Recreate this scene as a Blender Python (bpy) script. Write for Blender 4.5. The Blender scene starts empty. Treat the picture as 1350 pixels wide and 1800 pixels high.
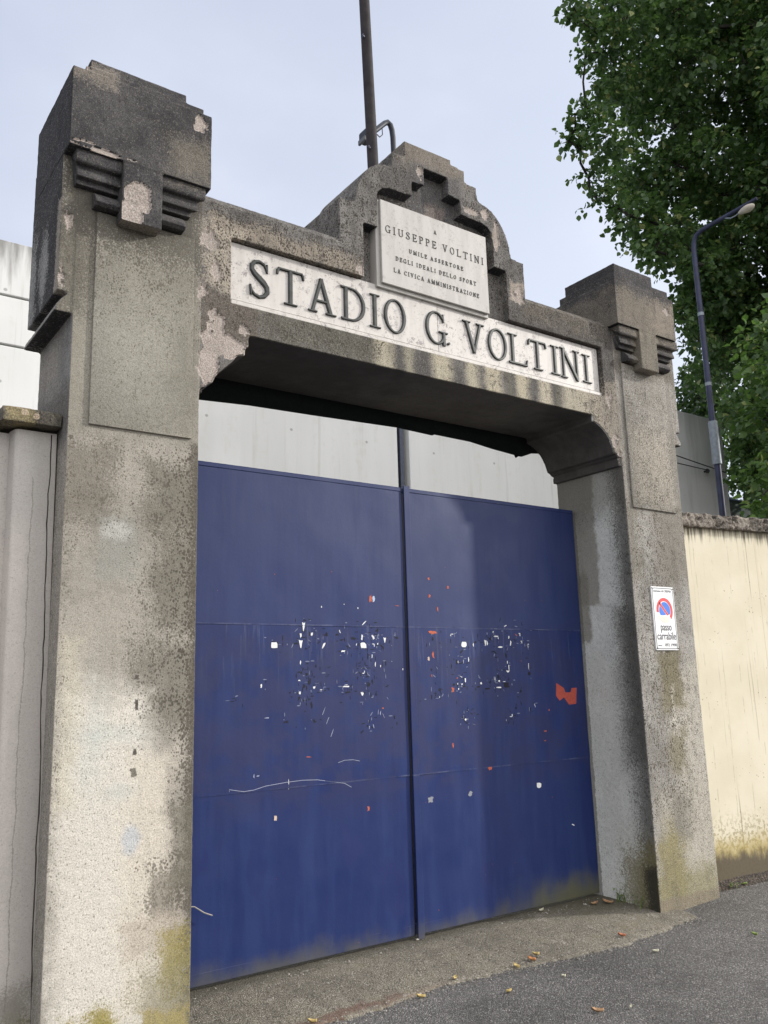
import bpy, bmesh, math, random
import numpy as np
from mathutils import Vector, Matrix, noise as mnoise
R = math.radians
random.seed(11)
scene = bpy.context.scene
COL = scene.collection

# ------------------------------------------------------------------ camera
cam_data = bpy.data.cameras.new('camera')
cam = bpy.data.objects.new('camera', cam_data)
COL.objects.link(cam)
YAW, PITCH, ROLL = R(35.55), R(11.45), R(-1.64)
_f = Vector((math.sin(YAW)*math.cos(PITCH), math.cos(YAW)*math.cos(PITCH), math.sin(PITCH)))
_r0 = Vector((math.cos(YAW), -math.sin(YAW), 0))
_u0 = _r0.cross(_f)
_r = math.cos(ROLL)*_r0 + math.sin(ROLL)*_u0
_u = -math.sin(ROLL)*_r0 + math.cos(ROLL)*_u0
_m = Matrix((( _r.x, _u.x, -_f.x, 0.0), (_r.y, _u.y, -_f.y, -4.006), (_r.z, _u.z, -_f.z, 1.495), (0, 0, 0, 1)))
cam.matrix_world = _m
cam_data.sensor_fit = 'VERTICAL'
cam_data.sensor_height = 24.0
cam_data.lens = 1518.0/1800.0*24.0
cam_data.clip_end = 2000
scene.camera = cam

# ------------------------------------------------------------------ sky, sun, exposure
SUN_AZ, SUN_EL = 64.4, 24.0          # azimuth from the street side (-Y) towards +X
SUN_STRENGTH, SKY_STRENGTH, EXPOSURE = 2.1, 0.11, 0.74
sd = Vector((math.sin(R(SUN_AZ))*math.cos(R(SUN_EL)), -math.cos(R(SUN_AZ))*math.cos(R(SUN_EL)), math.sin(R(SUN_EL))))
world = bpy.data.worlds.new('World')
scene.world = world
world.use_nodes = True
wt = world.node_tree
for n in list(wt.nodes): wt.nodes.remove(n)
wo = wt.nodes.new('ShaderNodeOutputWorld'); bg = wt.nodes.new('ShaderNodeBackground')
sky = wt.nodes.new('ShaderNodeTexSky'); sky.sky_type = 'NISHITA'; sky.sun_disc = False
sky.sun_elevation = R(SUN_EL); sky.sun_rotation = R(180.0-SUN_AZ)
sky.air_density = 1.0; sky.dust_density = 2.0; sky.ozone_density = 1.6; sky.altitude = 80
tc = wt.nodes.new('ShaderNodeTexCoord')
mp = wt.nodes.new('ShaderNodeMapping'); mp.inputs['Scale'].default_value = (1, 1, 1.8)
nz = wt.nodes.new('ShaderNodeTexNoise'); nz.inputs['Scale'].default_value = 2.2; nz.inputs['Detail'].default_value = 5; nz.inputs['Roughness'].default_value = .5
mr = wt.nodes.new('ShaderNodeMapRange'); mr.interpolation_type = 'SMOOTHSTEP'
mr.inputs['From Min'].default_value = .3; mr.inputs['From Max'].default_value = .75
mr.inputs['To Min'].default_value = .70; mr.inputs['To Max'].default_value = .96
mx = wt.nodes.new('ShaderNodeMix'); mx.data_type = 'RGBA'
# thin high cloud veil; bright area added behind camera and overhead to fill shaded faces
dt = wt.nodes.new('ShaderNodeVectorMath'); dt.operation = 'DOT_PRODUCT'; dt.inputs[1].default_value = (.08, -.78, .62)
gl_ = wt.nodes.new('ShaderNodeMapRange'); gl_.interpolation_type = 'SMOOTHSTEP'
gl_.inputs['From Min'].default_value = -.05; gl_.inputs['From Max'].default_value = .95
gl_.inputs['To Min'].default_value = 0.0; gl_.inputs['To Max'].default_value = 1.0
vl = wt.nodes.new('ShaderNodeMix'); vl.data_type = 'RGBA'
va = wt.nodes.new('ShaderNodeMix'); va.data_type = 'RGBA'            # paler towards the sunward horizon
va.inputs['A'].default_value = (3.85, 4.13, 5.0, 1); va.inputs['B'].default_value = (5.35, 5.6, 6.25, 1)
d2 = wt.nodes.new('ShaderNodeVectorMath'); d2.operation = 'DOT_PRODUCT'; d2.inputs[1].default_value = (.80, .48, -.36)
g2 = wt.nodes.new('ShaderNodeMapRange'); g2.interpolation_type = 'SMOOTHSTEP'
g2.inputs['From Min'].default_value = .12; g2.inputs['From Max'].default_value = .85
wt.links.new(tc.outputs['Generated'], d2.inputs[0]); wt.links.new(d2.outputs['Value'], g2.inputs['Value'])
wt.links.new(g2.outputs['Result'], va.inputs['Factor']); wt.links.new(va.outputs['Result'], vl.inputs['A'])
vl.inputs['B'].default_value = (12.5, 12.2, 12.1, 1)
wt.links.new(tc.outputs['Generated'], dt.inputs[0]); wt.links.new(dt.outputs['Value'], gl_.inputs['Value'])
wt.links.new(gl_.outputs['Result'], vl.inputs['Factor']); wt.links.new(vl.outputs['Result'], mx.inputs['B'])
wt.links.new(tc.outputs['Generated'], mp.inputs['Vector']); wt.links.new(mp.outputs['Vector'], nz.inputs['Vector'])
wt.links.new(nz.outputs['Fac'], mr.inputs['Value']); wt.links.new(mr.outputs['Result'], mx.inputs['Factor'])
wt.links.new(sky.outputs['Color'], mx.inputs['A']); wt.links.new(mx.outputs['Result'], bg.inputs['Color'])
bg.inputs['Strength'].default_value = SKY_STRENGTH
wt.links.new(bg.outputs['Background'], wo.inputs['Surface'])
sl = bpy.data.lights.new('sun', 'SUN'); sl.energy = SUN_STRENGTH; sl.angle = R(1.8); sl.color = (1, .965, .91)
sun = bpy.data.objects.new('sun', sl); COL.objects.link(sun)
sun.location = (8, -8, 12)
sun.rotation_euler = (-sd).to_track_quat('-Z', 'Y').to_euler()
scene.view_settings.view_transform = 'Standard'
scene.view_settings.look = 'None'
scene.view_settings.exposure = EXPOSURE
scene.view_settings.gamma = 1.0
scene.view_settings.use_curve_mapping = False
scene.cycles.max_bounces = 6
scene.cycles.transparent_max_bounces = 8

# ------------------------------------------------------------------ node helper
class Mat:
    def __init__(s, name):
        s.m = bpy.data.materials.new(name); s.m.use_nodes = True
        s.t = s.m.node_tree
        for n in list(s.t.nodes): s.t.nodes.remove(n)
        s.out = s.t.nodes.new('ShaderNodeOutputMaterial')
        s.b = s.t.nodes.new('ShaderNodeBsdfPrincipled')
        s.t.links.new(s.b.outputs[0], s.out.inputs[0])
        s.geo = s.t.nodes.new('ShaderNodeNewGeometry')
        s.P = s.geo.outputs['Position']
        sp = s.t.nodes.new('ShaderNodeSeparateXYZ'); s.t.links.new(s.P, sp.inputs[0])
        s.x, s.y, s.z = sp.outputs
    def put(s, sock, v):
        if v is None: return
        if hasattr(v, 'is_output'): s.t.links.new(v, sock)
        elif isinstance(v, (tuple, list)):
            sock.default_value = tuple(v) + ((1,) if len(v) == 3 and len(sock.default_value) == 4 else ())
        else: sock.default_value = v
    def math(s, op, a, b=None, c=None, clamp=False):
        n = s.t.nodes.new('ShaderNodeMath'); n.operation = op; n.use_clamp = clamp
        s.put(n.inputs[0], a); s.put(n.inputs[1], b); s.put(n.inputs[2], c)
        return n.outputs[0]
    def add(s, a, b): return s.math('ADD', a, b)
    def mul(s, a, b): return s.math('MULTIPLY', a, b)
    def sub(s, a, b): return s.math('SUBTRACT', a, b)
    def step(s, v, lo, hi, a=0.0, b=1.0):
        n = s.t.nodes.new('ShaderNodeMapRange'); n.interpolation_type = 'SMOOTHSTEP'
        s.put(n.inputs['Value'], v)
        for k, q in (('From Min', lo), ('From Max', hi), ('To Min', a), ('To Max', b)): s.put(n.inputs[k], q)
        return n.outputs[0]
    def vec(s, sx=1, sy=1, sz=1, off=(0, 0, 0), src=None):
        n = s.t.nodes.new('ShaderNodeMapping'); s.put(n.inputs['Vector'], src or s.P)
        n.inputs['Scale'].default_value = (sx, sy, sz); n.inputs['Location'].default_value = off
        return n.outputs[0]
    def noise(s, scale, detail=3, rough=.55, v=None, out='Fac', dist=0):
        n = s.t.nodes.new('ShaderNodeTexNoise'); s.put(n.inputs['Vector'], v or s.P)
        n.inputs['Scale'].default_value = scale; n.inputs['Detail'].default_value = detail
        n.inputs['Roughness'].default_value = rough; n.inputs['Distortion'].default_value = dist
        return n.outputs[out]
    def vor(s, scale, out='Distance', v=None, rnd=1.0):
        n = s.t.nodes.new('ShaderNodeTexVoronoi'); s.put(n.inputs['Vector'], v or s.P)
        n.inputs['Scale'].default_value = scale; n.inputs['Randomness'].default_value = rnd
        return n.outputs[out]
    def mix(s, a, b, f, mode='MIX'):
        n = s.t.nodes.new('ShaderNodeMix'); n.data_type = 'RGBA'; n.blend_type = mode
        s.put(n.inputs['Factor'], f); s.put(n.inputs[6], a); s.put(n.inputs[7], b)
        return n.outputs[2]
    def bump(s, h, strength, dist=.01, normal=None):
        n = s.t.nodes.new('ShaderNodeBump'); s.put(n.inputs['Height'], h)
        n.inputs['Strength'].default_value = strength; n.inputs['Distance'].default_value = dist
        if normal: s.t.links.new(normal, n.inputs['Normal'])
        return n.outputs[0]
    def finish(s, col=None, rough=.9, normal=None, metal=0, spec=.3):
        s.put(s.b.inputs['Base Color'], col); s.put(s.b.inputs['Roughness'], rough)
        s.put(s.b.inputs['Metallic'], metal); s.put(s.b.inputs['Specular IOR Level'], spec)
        if normal: s.t.links.new(normal, s.b.inputs['Normal'])
        return s.m

def cool(c): return (c[0]*.965, c[1]*.995, min(.95, c[2]*1.075))
def stucco(name, pale, mid, layers=(), axis='x', pits=.5, bump=.5, pit_scale=95, dirt=(.05, .045, .038), dirt_lo=.55, seed=0, grain=1.0):
    """weathered render: broad mottling, then stains or painted shade of their own shape (layers), then pits and grains"""
    pale, mid, dirt = cool(pale), cool(mid), cool(dirt)
    M = Mat(name)
    off = (seed*3.7, seed*1.3, seed*2.1)
    v = M.vec(off=off)
    big = M.noise(1.7, 5, .6, v); med = M.noise(8, 5, .62, v); fine = M.noise(60, 3, .6, v); vf = M.noise(210, 2, .6, v)
    base = M.step(M.add(M.mul(big, .55), M.mul(med, .45)), .40, .60)
    col = M.mix(mid, pale, base)
    u = M.x if axis == 'x' else M.y
    wn = M.t.nodes.new('ShaderNodeSeparateColor'); M.put(wn.inputs[0], M.noise(6.5, 5, .62, v, 'Color'))
    wc = M.t.nodes.new('ShaderNodeSeparateColor'); M.put(wc.inputs[0], M.noise(22, 4, .65, v, 'Color'))
    dith = M.step(M.noise(92, 4, .85, M.vec(off=(off[0]+9, 4, 7))), .32, .68)
    spv = M.add(M.add(M.vor(88, v=M.vec(1, 1, .8, off=(off[0], 2, 3))), M.mul(M.sub(fine, .5), .5)), M.mul(M.sub(M.noise(19, 4, .7, M.vec(1, 1, .6, off=(off[0], 5, 1))), .5), 1.35)) if any(len(L) > 9 and L[9] == 'spots' for L in layers) else None
    for L in layers:
        u0, u1, z0, z1, soft, warp, c, amt, speck = L[:9]
        kind = L[9] if len(L) > 9 else 'box'
        uu = M.add(u, M.mul(M.sub(M.add(M.mul(wn.outputs[0], .7), M.mul(wc.outputs[0], .3)), .5), warp*2.2))
        zz = M.add(M.z, M.mul(M.sub(M.add(M.mul(wn.outputs[1], .7), M.mul(wc.outputs[1], .3)), .5), warp*2.6))
        a = M.sub(M.math('ABSOLUTE', M.sub(uu, (u0+u1)/2)), (u1-u0)/2)
        b = M.sub(M.math('ABSOLUTE', M.sub(zz, (z0+z1)/2)), (z1-z0)/2)
        if kind == 'ell':
            q1 = M.math('POWER', M.math('DIVIDE', M.sub(uu, (u0+u1)/2), (u1-u0)/2), 2)
            q2 = M.math('POWER', M.math('DIVIDE', M.sub(zz, (z0+z1)/2), (z1-z0)/2), 2)
            d = M.mul(M.sub(M.math('SQRT', M.add(q1, q2)), 1.0), min(u1-u0, z1-z0)/2)
        else:
            d = M.math('MAXIMUM', a, b)
        sf = soft if soft < .021 else soft*1.5
        m = M.step(d, sf, -sf)
        if kind == 'spots':
            m = M.mul(M.step(M.sub(M.mul(m, speck), spv), -.10, .08), M.step(m, 0, .3))
        elif speck > 0:
            q = min(1.0, speck*1.8+.25)
            dm = M.step(M.sub(m, dith), -.22, .22)
            m = M.add(M.mul(m, 1-q), M.mul(dm, q))
        col = M.mix(col, c, M.mul(m, amt))
    # rain streaks
    stk = M.step(M.add(M.mul(M.noise(1.0, 4, .6, M.vec(11, 11, .8, off=off)), .7), M.mul(med, .3)), .50, .66)
    col = M.mix(col, tuple(q*1.6 for q in dirt), M.mul(stk, .42*min(1, pits*1.2)))
    # dark lichen specks, clustered
    cl = M.step(M.add(M.mul(big, .5), M.mul(med, .5)), .40, .62)
    vd = M.vor(pit_scale, v=v)
    sp = M.step(M.add(vd, M.mul(M.sub(fine, .5), .55)), .24, .12)
    sp = M.mul(sp, M.step(M.add(M.mul(med, .6), M.mul(fine, .4)), .44, .54))
    col = M.mix(col, dirt, M.mul(M.mul(sp, pits), M.step(cl, 0, 1, .3, 1)))
    bl = M.step(M.add(M.mul(M.noise(46, 5, .8, v), .65), M.mul(M.noise(15, 4, .7, v), .35)), dirt_lo-.03, dirt_lo+.06)
    col = M.mix(col, dirt, M.mul(bl, .75*pits))
    lt = M.step(M.noise(75, 4, .8, M.vec(off=(off[0]+5, 2, 1))), .57, .67)
    col = M.mix(col, tuple(min(.62, q*1.75+.06) for q in pale), M.mul(lt, .55*grain*max(pits, .25)))
    # sand grain: each grain a little lighter or darker
    gn = M.noise(150, 3, .85, v)
    gm = M.step(gn, .33, .67, 1-.50*grain, 1+.46*grain)
    cc = M.t.nodes.new('ShaderNodeCombineColor')
    for i in range(3): M.t.links.new(gm, cc.inputs[i])
    col = M.mix(col, cc.outputs[0], 1.0, 'MULTIPLY')
    h = M.add(M.add(M.mul(gn, 1.0), M.mul(fine, .35)), M.mul(M.math('MINIMUM', vd, .25), 1.3))
    h = M.add(h, M.mul(med, .25))
    return M.finish(col, .93, M.bump(h, bump*.75, .006), spec=.2)

def plain(name, col, rough=.6, metal=0, spec=.4, var=.15, scale=20, bumpk=.05):
    M = Mat(name)
    n = M.noise(scale, 4, .6)
    c = M.mix(tuple(max(0, q*(1-var)) for q in col), tuple(min(1, q*(1+var)) for q in col), M.step(n, .3, .7))
    return M.finish(c, rough, M.bump(M.noise(scale*6, 2), bumpk, .004), metal, spec)

# ------------------------------------------------------------------ mesh helpers
def tag(o, label=None, cat=None, group=None, kind=None):
    if label: o['label'] = label
    if cat: o['category'] = cat
    if group: o['group'] = group
    if kind: o['kind'] = kind
    return o
def empty(name, loc, label=None, cat=None, group=None):
    o = bpy.data.objects.new(name, None); COL.objects.link(o); o.location = loc
    o.empty_display_size = .2
    return tag(o, label, cat, group)
def world_loc(o):
    v = Vector(o.location)
    while o.parent: o = o.parent; v = v + Vector(o.location)
    return v
def link(name, me, mats, parent=None, origin=None):
    """mesh given in world coordinates; origin = the object's own origin in the world"""
    o = bpy.data.objects.new(name, me); COL.objects.link(o)
    for m in (mats if isinstance(mats, (list, tuple)) else [mats]): me.materials.append(m)
    base = world_loc(parent) if parent else Vector((0, 0, 0))
    if origin is None:
        n = len(me.vertices); a = np.empty(n*3, np.float32); me.vertices.foreach_get('co', a); a = a.reshape(-1, 3)
        mn, mx_ = a.min(0), a.max(0)
        origin = Vector(((mn[0]+mx_[0])/2, (mn[1]+mx_[1])/2, mn[2]))
    me.transform(Matrix.Translation(-Vector(origin)))
    o.location = Vector(origin) - base
    if parent: o.parent = parent
    return o
class MB:
    def __init__(s): s.bm = bmesh.new()
    def box(s, x0, x1, y0, y1, z0, z1):
        vs = [s.bm.verts.new(p) for p in ((x0,y0,z0),(x1,y0,z0),(x1,y1,z0),(x0,y1,z0),(x0,y0,z1),(x1,y0,z1),(x1,y1,z1),(x0,y1,z1))]
        for f in ((0,3,2,1),(4,5,6,7),(0,1,5,4),(1,2,6,5),(2,3,7,6),(3,0,4,7)): s.bm.faces.new([vs[i] for i in f])
        return s
    def prism(s, poly, y0, y1):            # polygon in x,z extruded along y
        a = [s.bm.verts.new((x, y0, z)) for x, z in poly]; b = [s.bm.verts.new((x, y1, z)) for x, z in poly]
        n = len(poly)
        s.bm.faces.new(a); s.bm.faces.new(b[::-1])
        for i in range(n): s.bm.faces.new((a[i], b[i], b[(i+1) % n], a[(i+1) % n]))
        return s
    def prism_fn(s, poly, fa, fb):         # polygon of (u,v); fa/fb give both end caps
        a = [s.bm.verts.new(fa(*q)) for q in poly]; b = [s.bm.verts.new(fb(*q)) for q in poly]
        n = len(poly)
        s.bm.faces.new(a); s.bm.faces.new(b[::-1])
        for i in range(n): s.bm.faces.new((a[i], b[i], b[(i+1) % n], a[(i+1) % n]))
        return s
    def tube(s, pts, rad, n=10, cap=True):
        pts = [Vector(p) for p in pts]
        if not isinstance(rad, (list, tuple)): rad = [rad]*len(pts)
        rings = []; prev = None
        for i, p in enumerate(pts):
            t = (pts[min(i+1, len(pts)-1)] - pts[max(i-1, 0)]).normalized()
            if prev is None:
                prev = t.orthogonal().normalized()
            side = (prev - t*prev.dot(t)).normalized(); prev = side
            up = t.cross(side)
            rings.append([s.bm.verts.new(p + (side*math.cos(2*math.pi*k/n) + up*math.sin(2*math.pi*k/n))*rad[i]) for k in range(n)])
        for i in range(len(rings)-1):
            for k in range(n): s.bm.faces.new((rings[i][k], rings[i][(k+1) % n], rings[i+1][(k+1) % n], rings[i+1][k]))
        if cap:
            s.bm.faces.new(rings[0][::-1]); s.bm.faces.new(rings[-1])
        return s
    def bevel(s, off=.005, seg=2, ang=30):
        bmesh.ops.recalc_face_normals(s.bm, faces=s.bm.faces)
        ed = [e for e in s.bm.edges if len(e.link_faces) == 2 and e.calc_face_angle(0) > R(ang)]
        bmesh.ops.bevel(s.bm, geom=ed, offset=off, segments=seg, profile=.5, affect='EDGES', clamp_overlap=True)
        return s
    def mesh(s, smooth=None):
        bmesh.ops.recalc_face_normals(s.bm, faces=s.bm.faces)
        me = bpy.data.meshes.new('mesh'); s.bm.to_mesh(me); s.bm.free()
        if smooth: smooth_by_angle(me, smooth)
        return me
    def build(s, name, mats, parent=None, smooth=None, origin=None):
        return link(name, s.mesh(smooth), mats, parent, origin)
def smooth_by_angle(me, deg=35):
    bm = bmesh.new(); bm.from_mesh(me)
    for f in bm.faces: f.smooth = True
    for e in bm.edges:
        e.smooth = not (len(e.link_faces) == 2 and e.calc_face_angle(0) > R(deg))
    bm.to_mesh(me); bm.free()
def raw_mesh(name, V, F, smooth=False):
    me = bpy.data.meshes.new(name); me.from_pydata(V, [], F); me.update()
    if smooth: me.polygons.foreach_set('use_smooth', [True]*len(me.polygons))
    return me
def spall(P, x, z, e=0.0):
    """inside test for patches where the skin of the render has fallen off (world x,z)"""
    for cx, cz, rx, rz, w in P:
        a, b = (x-cx)/rx, (z-cz)/rz; q = a*a+b*b
        if q > 5: continue
        n = mnoise.noise(Vector((a*.95, b*.95, cx*7+cz*3)))*1.0 + mnoise.noise(Vector((a*2.3, b*2.3, cx*5)))*.6 + mnoise.noise(Vector((x*62, z*62, 8.8)))*.22
        if q + n*w*1.25 < .9+e: return True
    return False
def erode(me, voxel, amp=.004, amp2=.005, smooth_it=2, seed=0.0, patches=()):
    """melt overlapping solids into one worn masonry surface"""
    o = bpy.data.objects.new('tmp', me); COL.objects.link(o)
    m = o.modifiers.new('r', 'REMESH'); m.mode = 'VOXEL'; m.voxel_size = voxel; m.adaptivity = 0
    if smooth_it:
        q = o.modifiers.new('s', 'SMOOTH'); q.factor = .5; q.iterations = smooth_it
    dg = bpy.context.evaluated_depsgraph_get()
    out = bpy.data.meshes.new_from_object(o.evaluated_get(dg))
    bpy.data.objects.remove(o); bpy.data.meshes.remove(me)
    n = len(out.vertices)
    co = np.empty(n*3, np.float32); out.vertices.foreach_get('co', co); co = co.reshape(-1, 3)
    no = np.empty(n*3, np.float32); out.vertex_normals.foreach_get('vector', no); no = no.reshape(-1, 3)
    d = np.empty(n, np.float32); nz_ = mnoise.noise
    for i in range(n):
        p = Vector(co[i])
        a = nz_(p*7.0 + Vector((seed, 3, 1))); b = nz_(p*31.0 + Vector((seed, 9, 4)))
        d[i] = amp2*min(a, .25) + amp*min(b, .3)
        if patches and p.y < .06 and no[i][1] < -.25 and spall(patches, p.x, p.z): d[i] -= .0075
    co += no*d[:, None]
    out.vertices.foreach_set('co', co.ravel()); out.update()
    out.polygons.foreach_set('use_smooth', [True]*len(out.polygons))
    return out
def split(me, keyf):
    """cut one surface into several meshes; keyf(centers, normals) -> part id per face"""
    n = len(me.polygons); V = np.empty(len(me.vertices)*3, np.float32); me.vertices.foreach_get('co', V); V = V.reshape(-1, 3)
    nl = len(me.loops); li = np.empty(nl, np.int32); me.loops.foreach_get('vertex_index', li)
    ls = np.empty(n, np.int32); lt = np.empty(n, np.int32)
    me.polygons.foreach_get('loop_start', ls); me.polygons.foreach_get('loop_total', lt)
    ce = np.empty(n*3, np.float32); me.polygons.foreach_get('center', ce); ce = ce.reshape(-1, 3)
    no = np.empty(n*3, np.float32); me.polygons.foreach_get('normal', no); no = no.reshape(-1, 3)
    ids, mat = keyf(ce, no); res = {}
    for k in np.unique(ids):
        fs = np.where(ids == k)[0]
        F = [li[ls[i]:ls[i]+lt[i]] for i in fs]
        allv = np.unique(np.concatenate(F)); remap = np.full(len(V), -1, np.int32); remap[allv] = np.arange(len(allv))
        m2 = raw_mesh('part', V[allv].tolist(), [remap[f].tolist() for f in F], True)
        m2.polygons.foreach_set('material_index', mat[fs].astype(np.int32)); m2.update()
        res[int(k)] = m2
    bpy.data.meshes.remove(me)
    return res
SCRAPS_L=[('t',2.614,1.862,0.021,0.055,0),('w',2.595,1.81,0.014,0.033,0),('t',2.595,1.76,0.027,0.049,0),('w',2.672,1.819,0.018,0.021,0),('w',2.754,1.75,0.014,0.047,-25),('w',2.87,1.838,0.008,0.026,25),('w',2.894,1.717,0.031,0.012,0),('w',3.034,1.803,0.013,0.046,-6),('w',3.043,1.754,0.045,0.036,0),('w',3.118,1.804,0.016,0.032,25),('t',3.207,1.787,0.02,0.035,0),('w',3.117,1.762,0.025,0.006,0),('w',3.125,1.753,0.006,0.02,0),('w',2.592,1.652,0.009,0.035,0),('w',2.585,1.475,0.013,0.024,-15),('w',2.684,1.503,0.018,0.015,0),('w',2.73,1.489,0.025,0.006,0),('w',2.91,1.504,0.05,0.008,0),('w',2.91,1.514,0.026,0.004,0),('w',3.038,1.582,0.025,0.007,0),('w',3.047,1.591,0.006,0.016,0),('w',3.13,1.639,0.009,0.041,-8),('w',3.107,1.685,0.007,0.029,0),('w',3.024,1.466,0.026,0.006,0),('w',2.583,1.547,0.018,0.01,0),('w',3.342,1.603,0.006,0.021,0),('w',3.05,1.892,0.042,0.006,40),('w',2.74,1.985,0.007,0.014,0),('w',2.904,2.004,0.007,0.01,0),('t',3.006,1.983,0.01,0.01,0),('w',3.152,1.763,0.01,0.017,0),('w',3.169,1.625,0.008,0.02,0),('w',2.991,1.757,0.007,0.02,-20),('d',2.622,1.901,0.029,0.012,0),('d',2.563,1.763,0.038,0.014,0),('d',2.617,1.799,0.032,0.01,0),('d',2.776,1.82,0.019,0.028,0),('d',2.632,1.733,0.015,0.014,0),('d',2.698,1.629,0.013,0.022,0),('d',2.643,1.619,0.005,0.024,0),('d',2.598,1.59,0.018,0.016,0),('d',2.631,1.581,0.013,0.022,0),('d',2.652,1.538,0.025,0.041,-30),('d',2.614,1.514,0.022,0.027,0),('d',2.52,1.479,0.019,0.015,0),('d',2.582,1.448,0.016,0.024,0),('d',2.666,1.4,0.017,0.043,0),('d',2.681,1.309,0.016,0.022,0),('d',2.501,1.309,0.03,0.006,0),('d',2.882,1.782,0.027,0.005,0),('d',2.922,1.748,0.019,0.014,0),('d',2.968,1.796,0.041,0.019,0),('d',3.148,1.845,0.032,0.017,0),('d',3.246,1.778,0.009,0.029,-25),('d',3.302,1.802,0.028,0.017,0),('d',3.076,1.691,0.013,0.051,0),('d',3.037,1.671,0.006,0.031,0),('d',3.211,1.642,0.008,0.055,0),('d',3.02,1.567,0.014,0.012,0),('d',3.068,1.561,0.021,0.013,0),('d',3.077,1.509,0.035,0.021,30),('d',3.218,1.501,0.029,0.016,30),('d',2.922,1.469,0.061,0.013,0),('t',3.027,1.455,0.024,0.019,0),('d',2.761,1.485,0.019,0.011,0),('d',3.128,1.452,0.012,0.025,-20),('d',3.021,1.233,0.03,0.012,35),('d',3.06,1.264,0.015,0.019,0),('d',3.12,1.312,0.032,0.005,0),('d',3.265,1.306,0.013,0.025,0),('d',2.778,1.568,0.029,0.004,0),('d',3.18,1.752,0.015,0.018,0),('d',3.108,1.728,0.035,0.009,0),('o',3.31,2.008,0.041,0.007,0),('s',2.749,1.365,0.004,0.06,-25),('s',2.774,1.308,0.004,0.059,-25),('s',2.805,1.236,0.005,0.059,-25),('s',3.159,1.335,0.008,0.034,0),('s',3.18,1.323,0.004,0.05,25),('s',3.142,1.342,0.004,0.039,-10),('o',3.178,1.366,0.02,0.013,0),('s',3.073,1.255,0.006,0.025,0),('s',3.104,1.259,0.007,0.033,15),('w',2.418,1.752,0.042,0.035,0),('w',2.333,1.521,0.014,0.027,0),('o',3.105,2.048,0.031,0.056,0),('l',3.128,2.047,0.026,0.045,0),('o',2.643,1.108,0.045,0.007,0),('p',2.423,0.79,0.022,0.034,0),('o',3.055,0.78,0.022,0.032,0),('w',2.507,0.963,0.006,0.069,0),('d',2.174,1.446,0.015,0.008,0),('s',2.366,1.341,0.033,0.006,0),('d',2.491,1.314,0.042,0.008,15),('s',2.286,1.029,0.008,0.026,0),('s',2.312,1.027,0.021,0.008,0)]
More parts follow.
